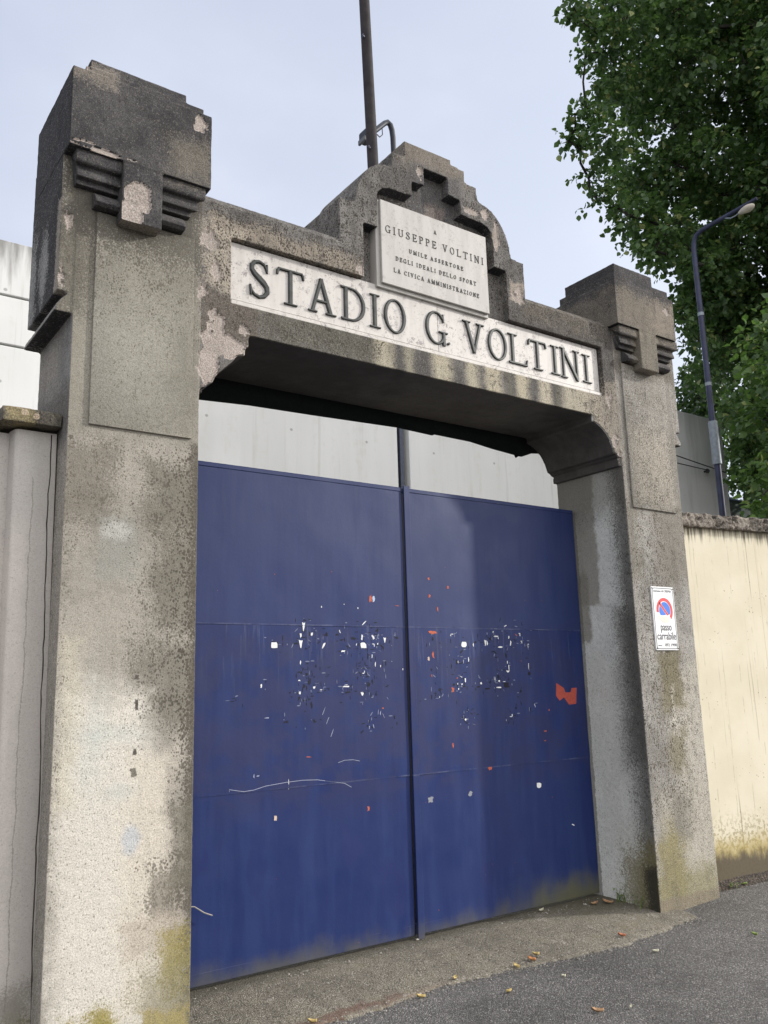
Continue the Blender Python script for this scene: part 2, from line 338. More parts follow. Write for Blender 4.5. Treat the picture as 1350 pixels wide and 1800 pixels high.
SCRAPS_R=[('o',3.598,1.84,0.083,0.028,0),('o',3.593,1.693,0.025,0.052,0),('p',3.555,1.669,0.022,0.03,0),('o',3.75,1.465,0.024,0.036,0),('o',3.646,1.994,0.015,0.037,0),('o',3.732,1.108,0.016,0.043,0),('o',3.576,1.561,0.009,0.024,0),('o',3.792,1.54,0.015,0.013,0),('o',4.355,1.831,0.027,0.008,-30),('w',3.863,1.762,0.048,0.037,0),('w',3.761,1.831,0.028,0.005,0),('w',3.75,1.823,0.008,0.012,0),('w',3.946,1.761,0.01,0.026,0),('t',4.057,1.774,0.019,0.041,0),('w',4.073,1.771,0.012,0.035,0),('w',4.253,1.894,0.031,0.01,20),('w',4.135,1.85,0.01,0.016,-20),('w',4.159,1.82,0.044,0.007,0),('w',4.18,1.808,0.007,0.019,0),('w',4.282,1.814,0.011,0.029,-10),('w',4.297,1.772,0.012,0.039,-10),('w',4.196,1.746,0.048,0.01,0),('w',4.388,1.843,0.023,0.006,0),('w',4.392,1.83,0.008,0.02,0),('w',4.402,1.788,0.02,0.006,0),('w',4.406,1.779,0.008,0.019,0),('w',4.469,1.767,0.02,0.006,0),('w',4.465,1.75,0.007,0.023,0),('w',3.898,1.661,0.009,0.04,0),('w',3.804,1.646,0.005,0.019,0),('w',3.852,1.649,0.004,0.031,0),('w',4.255,1.64,0.009,0.026,0),('w',4.266,1.602,0.008,0.045,0),('t',4.255,1.577,0.036,0.014,0),('w',4.46,1.606,0.006,0.058,0),('w',4.167,1.514,0.019,0.014,0),('w',4.129,1.527,0.008,0.035,0),('w',4.213,1.509,0.03,0.005,0),('w',4.162,1.47,0.048,0.009,0),('w',4,1.502,0.018,0.018,0),('w',3.862,1.523,0.012,0.034,0),('w',3.831,1.499,0.015,0.015,0),('w',3.794,1.502,0.008,0.012,0),('w',3.799,1.467,0.01,0.013,0),('w',3.825,1.548,0.025,0.004,-20),('w',3.849,1.267,0.018,0.018,0),('w',4.262,1.269,0.03,0.007,0),('w',4.274,1.28,0.008,0.019,0),('w',3.635,1.42,0.006,0.014,0),('s',4.497,1.34,0.009,0.038,25),('s',4.516,1.352,0.032,0.004,0),('s',4.216,1.246,0.007,0.015,0),('d',3.596,1.799,0.017,0.028,0),('d',3.84,1.716,0.049,0.015,35),('d',3.793,1.646,0.014,0.037,0),('d',3.747,1.619,0.011,0.039,0),('d',3.966,1.777,0.028,0.015,35),('d',4.101,1.8,0.035,0.018,0),('d',4.142,1.711,0.052,0.014,-35),('d',4.246,1.685,0.027,0.045,0),('d',4.46,1.557,0.037,0.039,0),('d',4.239,1.481,0.07,0.042,0),('d',3.973,1.478,0.046,0.015,0),('d',4.056,1.463,0.051,0.013,0),('d',4.161,1.546,0.028,0.032,0),('d',4.369,1.44,0.02,0.032,-20),('d',3.57,1.422,0.015,0.036,0),('d',3.577,1.597,0.015,0.02,0),('d',3.605,1.51,0.01,0.015,0),('d',3.873,1.325,0.032,0.008,-30),('d',3.904,1.304,0.023,0.009,-30),('d',3.86,1.244,0.029,0.013,-35),('d',3.826,1.282,0.013,0.015,0),('d',4.453,1.313,0.018,0.029,0),('d',4.315,1.327,0.024,0.016,0),('d',3.638,1.467,0.028,0.027,0),('d',4.081,1.506,0.025,0.013,0),('d',3.85,1.484,0.036,0.013,0),('d',3.762,1.498,0.024,0.017,0),('w',4.495,0.792,0.044,0.037,0),('g',3.863,0.793,0.043,0.036,0),('g',3.534,0.786,0.051,0.043,0),('w',4.805,0.498,0.034,0.009,-25),('o',4.046,0.941,0.042,0.036,0),('o',3.578,2.198,0.02,0.021,0),('o',3.743,2.145,0.021,0.025,0),('o',3.582,2.079,0.026,0.027,0),('o',4.639,1.299,0.017,0.019,0),('o',4.587,1.155,0.03,0.012,0),('o',4.581,1.089,0.027,0.008,0)]
SCRATCH1=[(2.139, 0.957), (2.137, 0.969), (2.225, 0.951), (2.286, 0.954), (2.36, 0.969), (2.489, 0.978), (2.599, 0.981), (2.7, 0.975), (2.816, 0.954), (2.886, 0.94), (2.934, 0.914)]
SCRATCH2=[(2.842, 1.061), (2.889, 1.072), (2.95, 1.071), (2.998, 1.06)]
REDMARK=[(4.73, 1.488), (4.805, 1.45), (4.815, 1.419), (4.873, 1.418), (4.885, 1.448), (4.94, 1.45), (4.924, 1.334), (4.847, 1.331), (4.799, 1.384), (4.752, 1.361), (4.718, 1.398)]
CL1=[(11.49,5.34,14.09,0.25),(11.91,5.25,13.72,0.30),(11.81,5.81,11.97,0.20),(11.80,6.02,11.77,0.20),(11.89,5.81,11.51,0.20),(11.59,5.58,14.06,0.20),(11.41,5.11,12.84,0.22),(11.76,5.49,12.09,0.35),(12.20,5.91,11.04,0.25),(12.19,5.75,10.52,0.25),(12.45,5.23,12.89,0.50),(11.90,5.20,11.43,0.50),(12.65,5.35,10.11,0.50),(12.92,5.11,9.38,0.50),(13.68,5.08,8.52,0.45),(11.98,5.15,13.25,0.35),(11.94,4.54,13.54,0.55),(13.45,5.02,8.10,0.30),(13.78,4.95,7.69,0.35),(14.42,5.23,7.29,0.35),(18.53,2.24,20.79,0.51),(14.46,1.73,18.08,0.80),(15.14,5.66,20.60,0.80),(17.89,1.50,16.61,0.52),(17.49,2.34,13.40,0.64),(16.38,3.23,6.88,0.77),(13.62,4.10,11.11,0.47),(19.08,3.29,5.64,0.59),(15.25,4.18,8.16,0.75),(13.38,5.92,16.93,0.82),(12.96,3.30,17.66,0.51),(17.12,4.72,7.84,0.62),(16.33,4.96,9.59,0.57),(14.45,3.34,19.38,0.85),(13.75,6.08,18.79,0.80),(17.11,4.00,8.82,0.73),(15.48,5.79,14.72,0.73),(16.92,5.72,8.32,0.77),(16.13,5.92,11.68,0.78),(18.70,4.41,10.18,0.52),(18.84,3.39,12.57,0.62),(17.95,4.76,9.03,0.74),(14.92,6.47,10.72,0.47),(13.90,2.72,16.76,0.50),(16.07,4.20,16.13,0.69),(13.19,4.21,14.09,0.78),(14.85,3.53,22.36,0.49),(19.43,2.88,15.96,0.71),(14.94,3.87,20.38,0.68),(16.78,2.70,20.48,0.81),(14.21,4.07,14.06,0.57),(18.14,3.75,19.63,0.65),(16.90,4.93,18.53,0.65),(13.36,4.39,13.03,0.70),(16.69,1.73,17.19,0.51),(18.22,4.28,12.36,0.50),(17.69,2.37,17.22,0.58),(14.65,5.22,13.09,0.59),(16.05,2.56,10.90,0.55),(17.68,3.60,11.24,0.81),(16.35,5.09,16.70,0.53),(16.49,2.72,14.15,0.76),(18.24,1.07,19.75,0.67),(14.57,3.08,15.45,0.68),(16.40,2.54,9.73,0.74),(18.57,1.86,19.07,0.83),(16.16,1.74,19.16,0.82),(13.63,6.06,11.60,0.51),(18.44,4.46,15.04,0.60),(17.03,5.62,6.51,0.70),(13.77,4.99,12.18,0.75),(14.68,2.55,18.97,0.60),(18.02,2.34,20.09,0.71),(15.03,5.22,22.49,0.72),(14.38,5.19,17.04,0.59),(15.83,4.18,21.46,0.71),(17.78,4.44,12.94,0.61),(19.84,2.65,14.63,0.45),(14.03,2.55,19.20,0.51),(12.98,4.03,16.39,0.56),(16.35,4.08,18.31,0.74),(18.81,4.07,16.27,0.45),(13.87,2.90,20.31,0.61),(13.62,5.57,13.31,0.66),(11.81,4.77,15.65,0.67),(20.69,3.02,12.66,0.54),(15.79,5.64,15.56,0.54),(16.48,1.57,15.58,0.48),(13.46,3.99,20.71,0.68),(13.31,4.72,17.03,0.49),(20.19,3.20,11.41,0.68),(17.05,3.35,9.62,0.77),(13.25,2.86,18.35,0.52),(14.06,5.44,10.18,0.48),(14.43,6.32,17.45,0.83),(16.17,2.71,18.08,0.59),(17.11,1.87,20.85,0.52),(16.50,4.85,15.50,0.82),(17.48,5.77,5.48,0.49),(16.29,1.79,13.63,0.84),(14.15,3.43,17.81,0.53),(17.22,3.88,16.99,0.55),(16.28,5.01,19.93,0.79),(18.27,2.75,11.27,0.51),(16.44,1.90,12.47,0.52),(18.58,2.48,17.31,0.80),(15.17,3.84,11.37,0.61),(19.79,4.40,6.34,0.72),(16.33,4.71,8.19,0.69),(16.52,3.06,12.65,0.48),(18.93,3.20,18.50,0.56),(16.74,2.93,10.98,0.66),(20.36,2.06,19.93,0.67),(19.46,5.57,7.07,0.70),(18.89,3.37,17.07,0.54),(14.79,4.64,18.23,0.81),(14.90,6.86,12.00,0.54),(17.23,2.73,14.84,0.66),(17.73,4.58,11.47,0.74),(11.88,4.45,17.77,0.49),(19.50,4.64,8.49,0.74),(13.23,6.01,15.59,0.60),(18.53,6.69,5.93,0.48),(14.95,4.11,17.36,0.73),(17.37,2.74,11.76,0.58),(13.18,5.05,9.90,0.56),(14.20,3.62,12.98,0.56),(19.56,2.63,10.28,0.47),(15.60,5.48,8.68,0.69),(18.50,3.75,6.15,0.85),(15.24,7.02,14.70,0.73),(17.01,1.90,19.96,0.73),(16.01,5.37,13.72,0.82),(17.67,4.46,16.96,0.57),(15.61,4.28,7.33,0.59),(14.67,4.64,10.85,0.56),(20.25,2.76,15.83,0.52),(18.25,3.70,11.91,0.54),(17.29,2.35,8.89,0.71),(18.85,1.65,21.32,0.55),(13.28,5.17,17.80,0.66),(19.63,2.70,13.00,0.62),(17.74,3.55,7.40,0.49),(15.48,5.71,17.51,0.56),(19.00,4.87,12.15,0.50),(13.81,3.37,15.29,0.48),(18.90,3.46,16.32,0.48),(17.14,1.76,12.38,0.62),(16.14,3.54,21.81,0.50),(17.40,3.44,23.10,0.67),(16.99,6.09,12.26,0.58),(15.80,3.48,13.04,0.75),(13.69,5.43,19.74,0.74),(17.08,5.23,16.65,0.50),(18.55,3.45,14.09,0.70),(19.96,4.27,9.38,0.47),(14.91,3.29,12.95,0.53),(17.50,3.35,16.11,0.54),(14.45,4.18,9.52,0.55),(16.07,0.90,17.94,0.46),(18.23,2.71,14.06,0.46),(19.09,3.86,9.10,0.78),(11.40,4.26,16.74,0.62),(15.04,4.35,14.27,0.46),(16.96,5.69,9.29,0.79),(19.28,4.86,9.63,0.82),(18.62,2.77,15.55,0.71),(18.83,2.96,9.71,0.53),(19.84,2.63,18.08,0.48),(19.05,3.38,14.84,0.63),(19.31,2.60,11.75,0.52),(15.15,4.38,19.52,0.63),(14.76,4.67,6.57,0.54),(15.29,5.12,19.04,0.65),(16.45,5.18,11.16,0.61),(14.90,4.93,16.41,0.69),(14.53,6.12,15.38,0.47),(18.00,3.67,9.53,0.56),(15.07,6.44,16.63,0.61),(14.43,5.64,11.47,0.70),(17.85,6.08,6.93,0.57),(20.78,3.72,8.05,0.55),(12.14,4.19,16.18,0.52),(15.65,2.34,12.41,0.57),(20.06,4.05,7.71,0.74),(18.51,2.24,12.26,0.68),(16.05,3.03,16.39,0.58),(18.77,5.27,7.77,0.57),(15.66,3.42,9.44,0.52),(15.85,5.82,10.51,0.46),(14.37,5.29,14.02,0.51),(19.19,4.58,5.68,0.47),(15.78,4.38,10.45,0.72),(20.27,3.15,10.30,0.73),(14.85,6.15,11.99,0.47),(17.36,2.11,18.37,0.66),(17.59,5.67,13.72,0.58),(16.60,3.83,5.20,0.76),(14.03,6.14,14.30,0.73),(16.62,4.52,14.21,0.67),(15.41,3.14,20.48,0.56),(19.51,3.67,13.80,0.58),(15.48,4.54,13.19,0.57),(16.01,2.44,15.57,0.58),(16.82,3.91,20.14,0.64),(20.41,2.33,18.82,0.58),(13.46,4.96,18.63,0.60),(15.82,5.98,16.65,0.69),(17.70,3.97,14.68,0.62),(12.37,4.02,17.16,0.46),(17.45,2.94,5.57,0.63),(19.04,3.99,15.35,0.63),(18.90,3.05,20.43,0.52),(15.76,5.76,18.33,0.71),(16.58,4.85,12.96,0.55),(15.85,3.93,14.95,0.60),(15.34,2.76,16.16,0.67),(17.93,5.22,6.55,0.65),(15.37,2.25,14.13,0.52),(17.38,1.93,16.12,0.75),(18.40,5.97,7.85,0.53),(16.66,1.02,18.51,0.83),(15.94,4.72,8.91,0.55),(18.02,2.58,9.92,0.74),(17.83,2.14,11.27,0.69),(13.73,4.97,11.35,0.54),(17.75,4.46,16.11,0.51),(16.83,3.78,18.96,0.56),(21.15,4.69,6.16,0.54),(20.64,2.58,15.14,0.64),(13.97,4.80,14.76,0.68),(12.67,3.57,18.75,0.75),(15.25,1.84,19.69,0.68),(16.10,2.98,19.49,0.65),(15.87,2.21,17.17,0.82),(16.64,3.18,15.62,0.67),(20.43,3.50,12.13,0.55),(18.04,3.74,18.60,0.83),(14.22,4.98,21.12,0.78),(20.20,3.62,8.97,0.74),(18.25,5.23,11.05,0.70),(18.45,5.06,6.05,0.53),(13.91,5.22,15.63,0.46),(16.96,3.40,18.25,0.62),(17.80,2.95,16.74,0.53),(17.67,3.66,5.12,0.51),(16.24,4.33,12.07,0.55),(16.87,3.26,5.70,0.46),(15.69,4.11,20.07,0.57),(15.30,7.37,13.35,0.58),(17.25,6.40,8.54,0.46),(13.63,3.95,16.98,0.46),(14.02,4.79,16.37,0.66),(15.71,3.45,8.64,0.59),(18.37,2.25,13.16,0.50),(16.19,6.41,13.18,0.71),(13.10,2.74,19.58,0.81),(12.67,4.62,16.25,0.53),(14.69,3.41,13.84,0.67),(17.37,3.90,21.29,0.70),(18.99,4.02,7.56,0.77),(16.07,5.40,17.34,0.55),(15.34,3.04,11.33,0.68),(17.06,5.39,12.92,0.54),(16.57,2.99,8.25,0.58),(16.60,1.00,16.91,0.65),(17.06,4.12,16.39,0.47),(18.46,2.85,7.34,0.63),(18.99,2.04,14.29,0.46),(13.02,4.89,15.69,0.45),(14.71,3.19,12.07,0.53),(16.79,6.15,10.24,0.78),(19.80,1.57,21.13,0.55),(16.21,4.68,5.11,0.60),(13.02,3.16,20.31,0.49),(13.42,3.33,16.76,0.46),(15.66,5.92,9.56,0.54),(19.99,2.68,12.16,0.61),(21.40,3.31,11.93,0.55),(15.38,4.92,11.76,0.80),(19.69,3.10,10.82,0.51),(15.57,1.21,17.12,0.63),(16.96,6.65,11.13,0.71),(17.55,4.79,9.88,0.46),(14.64,3.63,10.49,0.74),(18.24,2.61,8.81,0.76),(15.78,1.58,15.98,0.78),(18.66,4.34,11.34,0.71),(17.36,3.92,13.96,0.59),(18.99,1.80,15.36,0.54),(14.29,4.16,6.10,0.59),(16.69,5.68,6.92,0.64),(15.80,5.00,6.88,0.52),(16.05,5.42,5.70,0.43),(16.68,5.65,5.40,0.42),(16.95,5.54,7.38,0.46),(16.55,5.63,6.17,0.52),(15.01,4.54,5.90,0.51),(15.97,5.09,6.17,0.58),(14.99,4.48,5.01,0.44),(17.31,6.17,6.28,0.46),(15.45,4.78,6.41,0.57),(16.39,5.14,5.88,0.41),(15.49,4.90,5.34,0.61),(16.27,5.08,5.41,0.42),(17.46,5.90,5.63,0.65),(14.48,4.32,5.15,0.55),(17.28,5.67,7.06,0.43),(14.77,4.48,6.42,0.48),(16.35,5.23,6.67,0.41),(14.83,4.69,5.38,0.42),(16.97,5.97,5.93,0.42),(17.21,1.03,12.59,0.72),(14.35,2.47,12.38,0.69),(17.55,1.87,9.42,0.82),(16.63,2.38,8.42,0.73),(14.54,2.89,10.72,0.59),(17.05,0.66,11.56,0.56),(15.38,2.90,12.01,0.82),(15.62,3.02,8.34,0.56),(16.81,0.67,13.62,0.71),(16.13,0.75,10.74,0.72),(14.49,2.46,8.84,0.71),(16.16,2.50,10.73,0.59),(16.19,0.50,12.25,0.52),(15.83,1.81,13.71,0.78),(14.44,2.46,13.52,0.51),(15.56,1.00,11.94,0.60),(16.94,0.97,10.58,0.54),(15.33,2.00,9.10,0.77),(18.01,1.82,8.53,0.65),(15.58,1.91,10.24,0.64),(16.66,1.50,9.02,0.59),(14.11,2.18,14.10,0.53),(14.90,2.62,9.72,0.69),(16.48,2.53,9.94,0.79),(16.49,1.84,11.27,0.53),(14.87,1.45,12.52,0.72),(15.93,1.58,7.91,0.74),(15.45,1.91,12.04,0.52),(15.40,1.35,11.22,0.66),(15.73,0.47,13.57,0.66),(14.74,0.97,13.32,0.70),(14.86,2.38,7.96,0.52),(15.31,2.25,14.51,0.56),(16.10,1.46,12.89,0.51),(15.77,0.48,12.78,0.54),(13.47,1.80,13.17,0.51),(16.44,1.23,8.39,0.51),(15.33,3.19,10.06,0.54),(16.18,1.39,12.09,0.56),(16.57,1.57,14.04,0.59),(15.82,3.39,8.87,0.51),(14.74,3.30,8.35,0.58),(17.61,0.57,14.72,0.72),(17.66,1.23,10.82,0.55),(13.90,2.07,11.01,0.71),(13.32,2.32,11.48,0.52),(13.59,2.34,12.42,0.58),(16.21,0.60,14.18,0.56),(14.57,1.67,10.66,0.54),(15.77,1.07,9.75,0.85),(17.31,1.01,9.39,0.51),(14.81,1.71,13.92,0.56),(16.61,1.05,10.01,0.51),(14.73,2.79,11.41,0.57),(13.66,2.60,9.30,0.55),(15.25,2.92,9.04,0.51),(16.42,2.11,12.13,0.64),(14.11,2.65,7.85,0.61),(15.72,2.38,12.75,0.61),(16.05,1.56,14.66,0.58),(16.10,2.49,11.56,0.52),(14.48,2.57,14.52,0.56),(14.32,1.62,11.69,0.74),(15.03,2.19,13.03,0.62),(14.10,1.74,12.81,0.51),(17.66,1.14,11.63,0.64),(14.20,2.32,9.92,0.56),(15.36,2.15,11.41,0.59),(16.13,2.35,9.07,0.62),(17.04,1.73,8.05,0.57),(15.36,5.49,9.69,0.46),(15.36,5.75,10.26,0.41),(14.90,5.14,8.16,0.37),(15.75,5.59,8.98,0.42),(16.35,5.95,8.36,0.36),(14.90,5.26,9.09,0.56),(15.21,5.25,8.38,0.39),(14.14,4.74,8.69,0.58),(14.00,4.50,9.02,0.37),(16.01,5.97,10.55,0.39),(14.19,4.77,9.50,0.36),(15.66,5.88,10.07,0.38),(15.22,5.30,10.17,0.37),(14.83,5.27,9.62,0.38),(14.41,5.12,9.48,0.47),(16.15,5.99,9.71,0.58),(16.09,5.95,8.75,0.41),(14.54,4.94,7.79,0.39),(13.60,4.59,9.04,0.44),(15.00,5.09,9.88,0.40),(16.15,5.86,9.15,0.38),(15.64,5.47,10.14,0.47),(14.65,4.92,8.74,0.47),(15.32,5.54,8.90,0.43)]  # crown clumps; those right of the frame are added to shade the stadium wall
CL2=[(19.53,8.98,7.80,0.50),(18.49,8.13,7.49,0.75),(20.05,9.39,7.16,0.67),(20.25,8.97,8.59,0.63),(19.42,8.78,6.94,0.67),(20.12,9.58,6.43,0.53),(18.59,8.31,6.44,0.52),(19.54,8.40,8.06,0.47),(19.00,8.76,7.90,0.47),(18.68,8.26,8.40,0.59),(19.60,8.80,9.17,0.61),(19.78,9.08,6.35,0.52),(19.17,8.31,8.92,0.47),(20.31,9.20,7.91,0.68),(18.09,7.77,8.25,0.64),(19.12,8.47,6.28,0.45),(19.76,9.21,8.23,0.47),(18.83,8.51,6.99,0.51),(20.06,9.05,9.79,0.47),(19.24,8.78,8.47,0.52),(18.17,8.14,6.82,0.52),(20.15,9.04,9.26,0.50)]
CL3=[(13.60,0.86,4.18,0.39),(14.36,0.36,3.68,0.59),(11.07,0.98,4.28,0.49),(13.75,0.74,6.32,0.57),(12.30,0.77,4.50,0.55),(13.04,0.39,3.46,0.50),(10.66,1.54,5.41,0.55),(12.82,0.85,5.69,0.37),(12.56,1.12,6.88,0.35),(11.43,2.33,3.27,0.38),(11.35,1.76,5.47,0.46),(11.75,1.11,5.79,0.39),(11.23,1.44,3.35,0.58),(14.30,0.65,4.87,0.44),(12.38,0.41,5.18,0.60),(10.24,1.79,3.90,0.37),(11.28,2.21,6.03,0.50),(11.62,2.00,4.85,0.44),(14.02,0.54,4.30,0.46),(12.79,0.35,6.10,0.59),(12.50,1.85,4.71,0.51),(12.96,1.62,3.71,0.42),(11.67,0.84,3.98,0.52),(12.22,1.72,5.73,0.57),(12.11,0.81,3.61,0.38),(12.04,1.70,3.45,0.56),(11.88,-0.06,5.98,0.57),(11.56,0.52,5.92,0.38),(12.03,2.28,5.11,0.38),(11.72,2.11,3.96,0.46),(10.79,1.53,4.75,0.46),(12.40,0.05,5.74,0.39),(12.23,1.19,6.27,0.57),(12.91,-0.06,4.93,0.52),(14.03,0.36,6.89,0.42),(10.76,1.57,6.21,0.43),(14.17,0.93,3.91,0.45),(13.72,0.64,5.42,0.48),(13.55,0.30,4.77,0.50),(12.90,0.06,4.34,0.44),(11.21,0.99,5.60,0.56),(12.90,1.58,4.97,0.36),(12.19,0.31,3.80,0.41),(12.92,0.83,3.76,0.41),(11.00,1.81,3.96,0.44),(11.11,2.23,4.96,0.44),(13.19,0.30,5.52,0.46),(11.93,1.42,4.67,0.49),(11.66,1.49,6.55,0.35),(10.61,1.48,3.90,0.39),(13.57,1.48,3.38,0.49),(13.59,0.66,7.04,0.48),(14.47,0.42,5.49,0.40),(12.56,1.37,5.28,0.42),(11.62,0.87,5.21,0.36),(12.53,0.90,3.32,0.45),(12.83,1.25,6.19,0.40),(11.68,0.57,6.50,0.40),(11.61,1.37,4.11,0.38),(12.36,1.99,3.88,0.42),(10.05,1.86,3.47,0.30)]
# ------------------------------------------------------------------ materials of the gateway
XL0, XL1, XR0, XR1 = 1.056, 1.712, 5.037, 5.701
PC = 3.367                                     # middle of the pediment
CREAM = (.565, .535, .475); BEIGE = (.33, .30, .25); GREY = (.215, .20, .17); DARK = (.105, .093, .077); BLACK = (.04, .036, .032)
PINK = (.46, .36, .29); MOSS = (.25, .21, .05); OLIVE = (.14, .125, .065); TEAL = (.40, .44, .42)
m_left = stucco('render_cream_pillar', (.34, .305, .245), (.235, .21, .168), [
    (1.14, 1.68, 2.76, 3.9, .05, .06, (.205, .195, .162), .75, .1),
    (1.0, 1.145, 2.72, 3.8, .03, .05, (.19, .175, .14), .7, .3),
    (1.45, 1.75, 2.85, 3.75, .12, .14, (.135, .128, .108), .6, .25),
    (1.14, 1.52, 2.85, 3.35, .16, .14, (.33, .32, .275), .8, 0),
    (1.0, 1.29, 2.25, 2.66, .09, .12, (.16, .145, .12), .75, .5),
    (1.22, 1.40, 2.02, 2.32, .05, .10, (.26, .26, .235), .7, .3),
    (1.22, 1.36, 2.2, 2.3, .03, .08, (.5, .5, .47), .5, .35, 'ell'),
    (1.44, 1.75, 2.28, 2.62, .08, .12, (.135, .125, .10), .75, .4),
    (1.48, 1.75, 1.78, 2.3, .09, .14, (.14, .13, .105), .75, .4),
    (1.40, 1.75, 1.32, 1.72, .09, .12, (.15, .14, .115), .75, .4),
    (1.09, 1.50, .0, 1.52, .07, .16, CREAM, .97, .03),
    (1.38, 1.60, .05, 1.22, .06, .12, (.55, .505, .43), .9, .12),
    (1.08, 1.16, 1.0, 1.75, .05, .08, (.52, .48, .38), .6, .1),
    (1.60, 1.80, -.2, 2.72, .06, .07, (.085, .076, .062), .85, .50, 'spots'), (1.675, 1.80, -.2, 2.72, .03, .05, (.09, .08, .066), .85, .5),
    (1.46, 1.70, .48, .78, .06, .08, (.12, .105, .085), .75, .42, 'spots'), (1.05, 1.10, .6, 2.7, .03, .05, (.12, .105, .08), .7, .36, 'spots'),
    (1.05, 1.36, 2.2, 2.72, .12, .12, (.10, .09, .07), .7, .36, 'spots'), (1.40, 1.75, 1.3, 2.72, .10, .14, (.07, .062, .05), .7, .38, 'spots'),
    (.95, 1.75, 3.70, 4.2, .12, .12, (.065, .06, .052), .85, .4), (.95, 1.13, 3.3, 4.2, .08, .08, (.09, .083, .07), .7, .4), (1.0, 1.75, 3.3, 4.2, .2, .1, (.075, .066, .053), .7, .33, 'spots'),
    (1.60, 1.80, .62, 1.0, .03, .08, (.13, .12, .095), .7, .6),
    (1.50, 1.64, .50, .70, .03, .09, (.17, .155, .125), .7, .7),
    (1.18, 1.26, 1.1, 1.5, .05, .10, TEAL, .35, .1, 'ell'),
    (1.16, 1.44, 1.28, 1.36, .04, .06, TEAL, .35, .15, 'ell'),
    (1.38, 1.45, .80, .92, .02, .05, (.36, .42, .50), .5, .2, 'ell'),
    (1.30, 1.42, 1.02, 1.1, .03, .05, TEAL, .35, .2, 'ell'),
    (1.40, 1.66, .36, .52, .03, .10, (.38, .33, .27), .6, .3),
    (1.54, 1.72, .20, .44, .05, .14, MOSS, .7, .5, 'ell'), (1.45, 1.72, -.1, .30, .08, .16, (.22, .20, .12), .6, .4),
    (1.05, 1.70, -.1, .12, .04, .12, (.30, .25, .10), .85, .3),
    (1.26, 1.37, .03, .20, .03, .10, MOSS, .85, .3, 'ell'),
    (1.38, 1.50, .05, .14, .01, .05, (.52, .49, .43), .9, .2, 'ell'),
    (1.415, 1.430, 1.42, 1.47, .004, .02, BLACK, .9, .3), (1.412, 1.428, 1.22, 1.25, .004, .02, BLACK, .9, .3),
    (1.405, 1.43, 1.12, 1.16, .006, .03, (.12, .11, .09), .9, .4), (1.416, 1.43, 1.56, 1.58, .004, .015, BLACK, .8, .3),
    ], pits=.30, bump=.5, seed=1, dirt=(.085, .075, .06), dirt_lo=.60, grain=.5)
m_right = stucco('render_grey_pillar', (.355, .33, .285), (.215, .198, .168), [
    (4.95, 5.8, 2.7, 3.95, .1, .2, (.18, .166, .14), .55, .4),
    (5.15, 5.6, 2.76, 3.35, .1, .18, (.34, .31, .26), .8, .4),
    (5.0, 5.8, 3.8, 4.2, .05, .1, (.11, .097, .078), .8, .3),
    (5.0, 5.16, 2.2, 2.8, .08, .2, (.15, .138, .11), .7, .5),
    (5.35, 5.75, 2.2, 2.75, .08, .15, (.165, .15, .122), .7, .3),
    (5.35, 5.75, -.1, 1.62, .09, .18, (.41, .385, .33), .85, .15),
    (5.1, 5.7, -.1, .75, .08, .18, (.38, .355, .30), .7, .2),
    (5.24, 5.50, 1.28, 1.72, .06, .14, (.155, .135, .075), .85, .4),
    (5.30, 5.48, .85, 1.12, .06, .14, (.17, .15, .09), .75, .5),
    (5.25, 5.45, .38, .72, .05, .10, (.17, .16, .135), .7, .5),
    (5.36, 5.39, 1.1, 1.45, .02, .05, (.5, .47, .41), .6, .3),
    (5.06, 5.36, -.05, .50, .07, .16, (.21, .18, .07), .8, .25, 'ell'),
    (5.0, 5.72, -.1, .20, .08, .18, (.21, .19, .10), .75, .25),
    (5.0, 5.75, -.1, .035, .02, .05, (.20, .17, .125), .85, .2),
    (5.0, 5.75, .3, 3.9, .3, .1, (.075, .064, .05), .75, .34, 'spots'), (5.0, 5.45, .55, 2.7, .1, .1, (.08, .068, .052), .8, .36, 'spots'),
    (5.24, 5.50, .7, 1.72, .1, .1, (.085, .07, .04), .8, .36, 'spots'), (5.0, 5.06, 0, 3.2, .03, .03, (.075, .064, .05), .8, .42, 'spots'),
    ], pits=.8, bump=.6, seed=2, dirt=(.075, .064, .05), dirt_lo=.56, pit_scale=80)
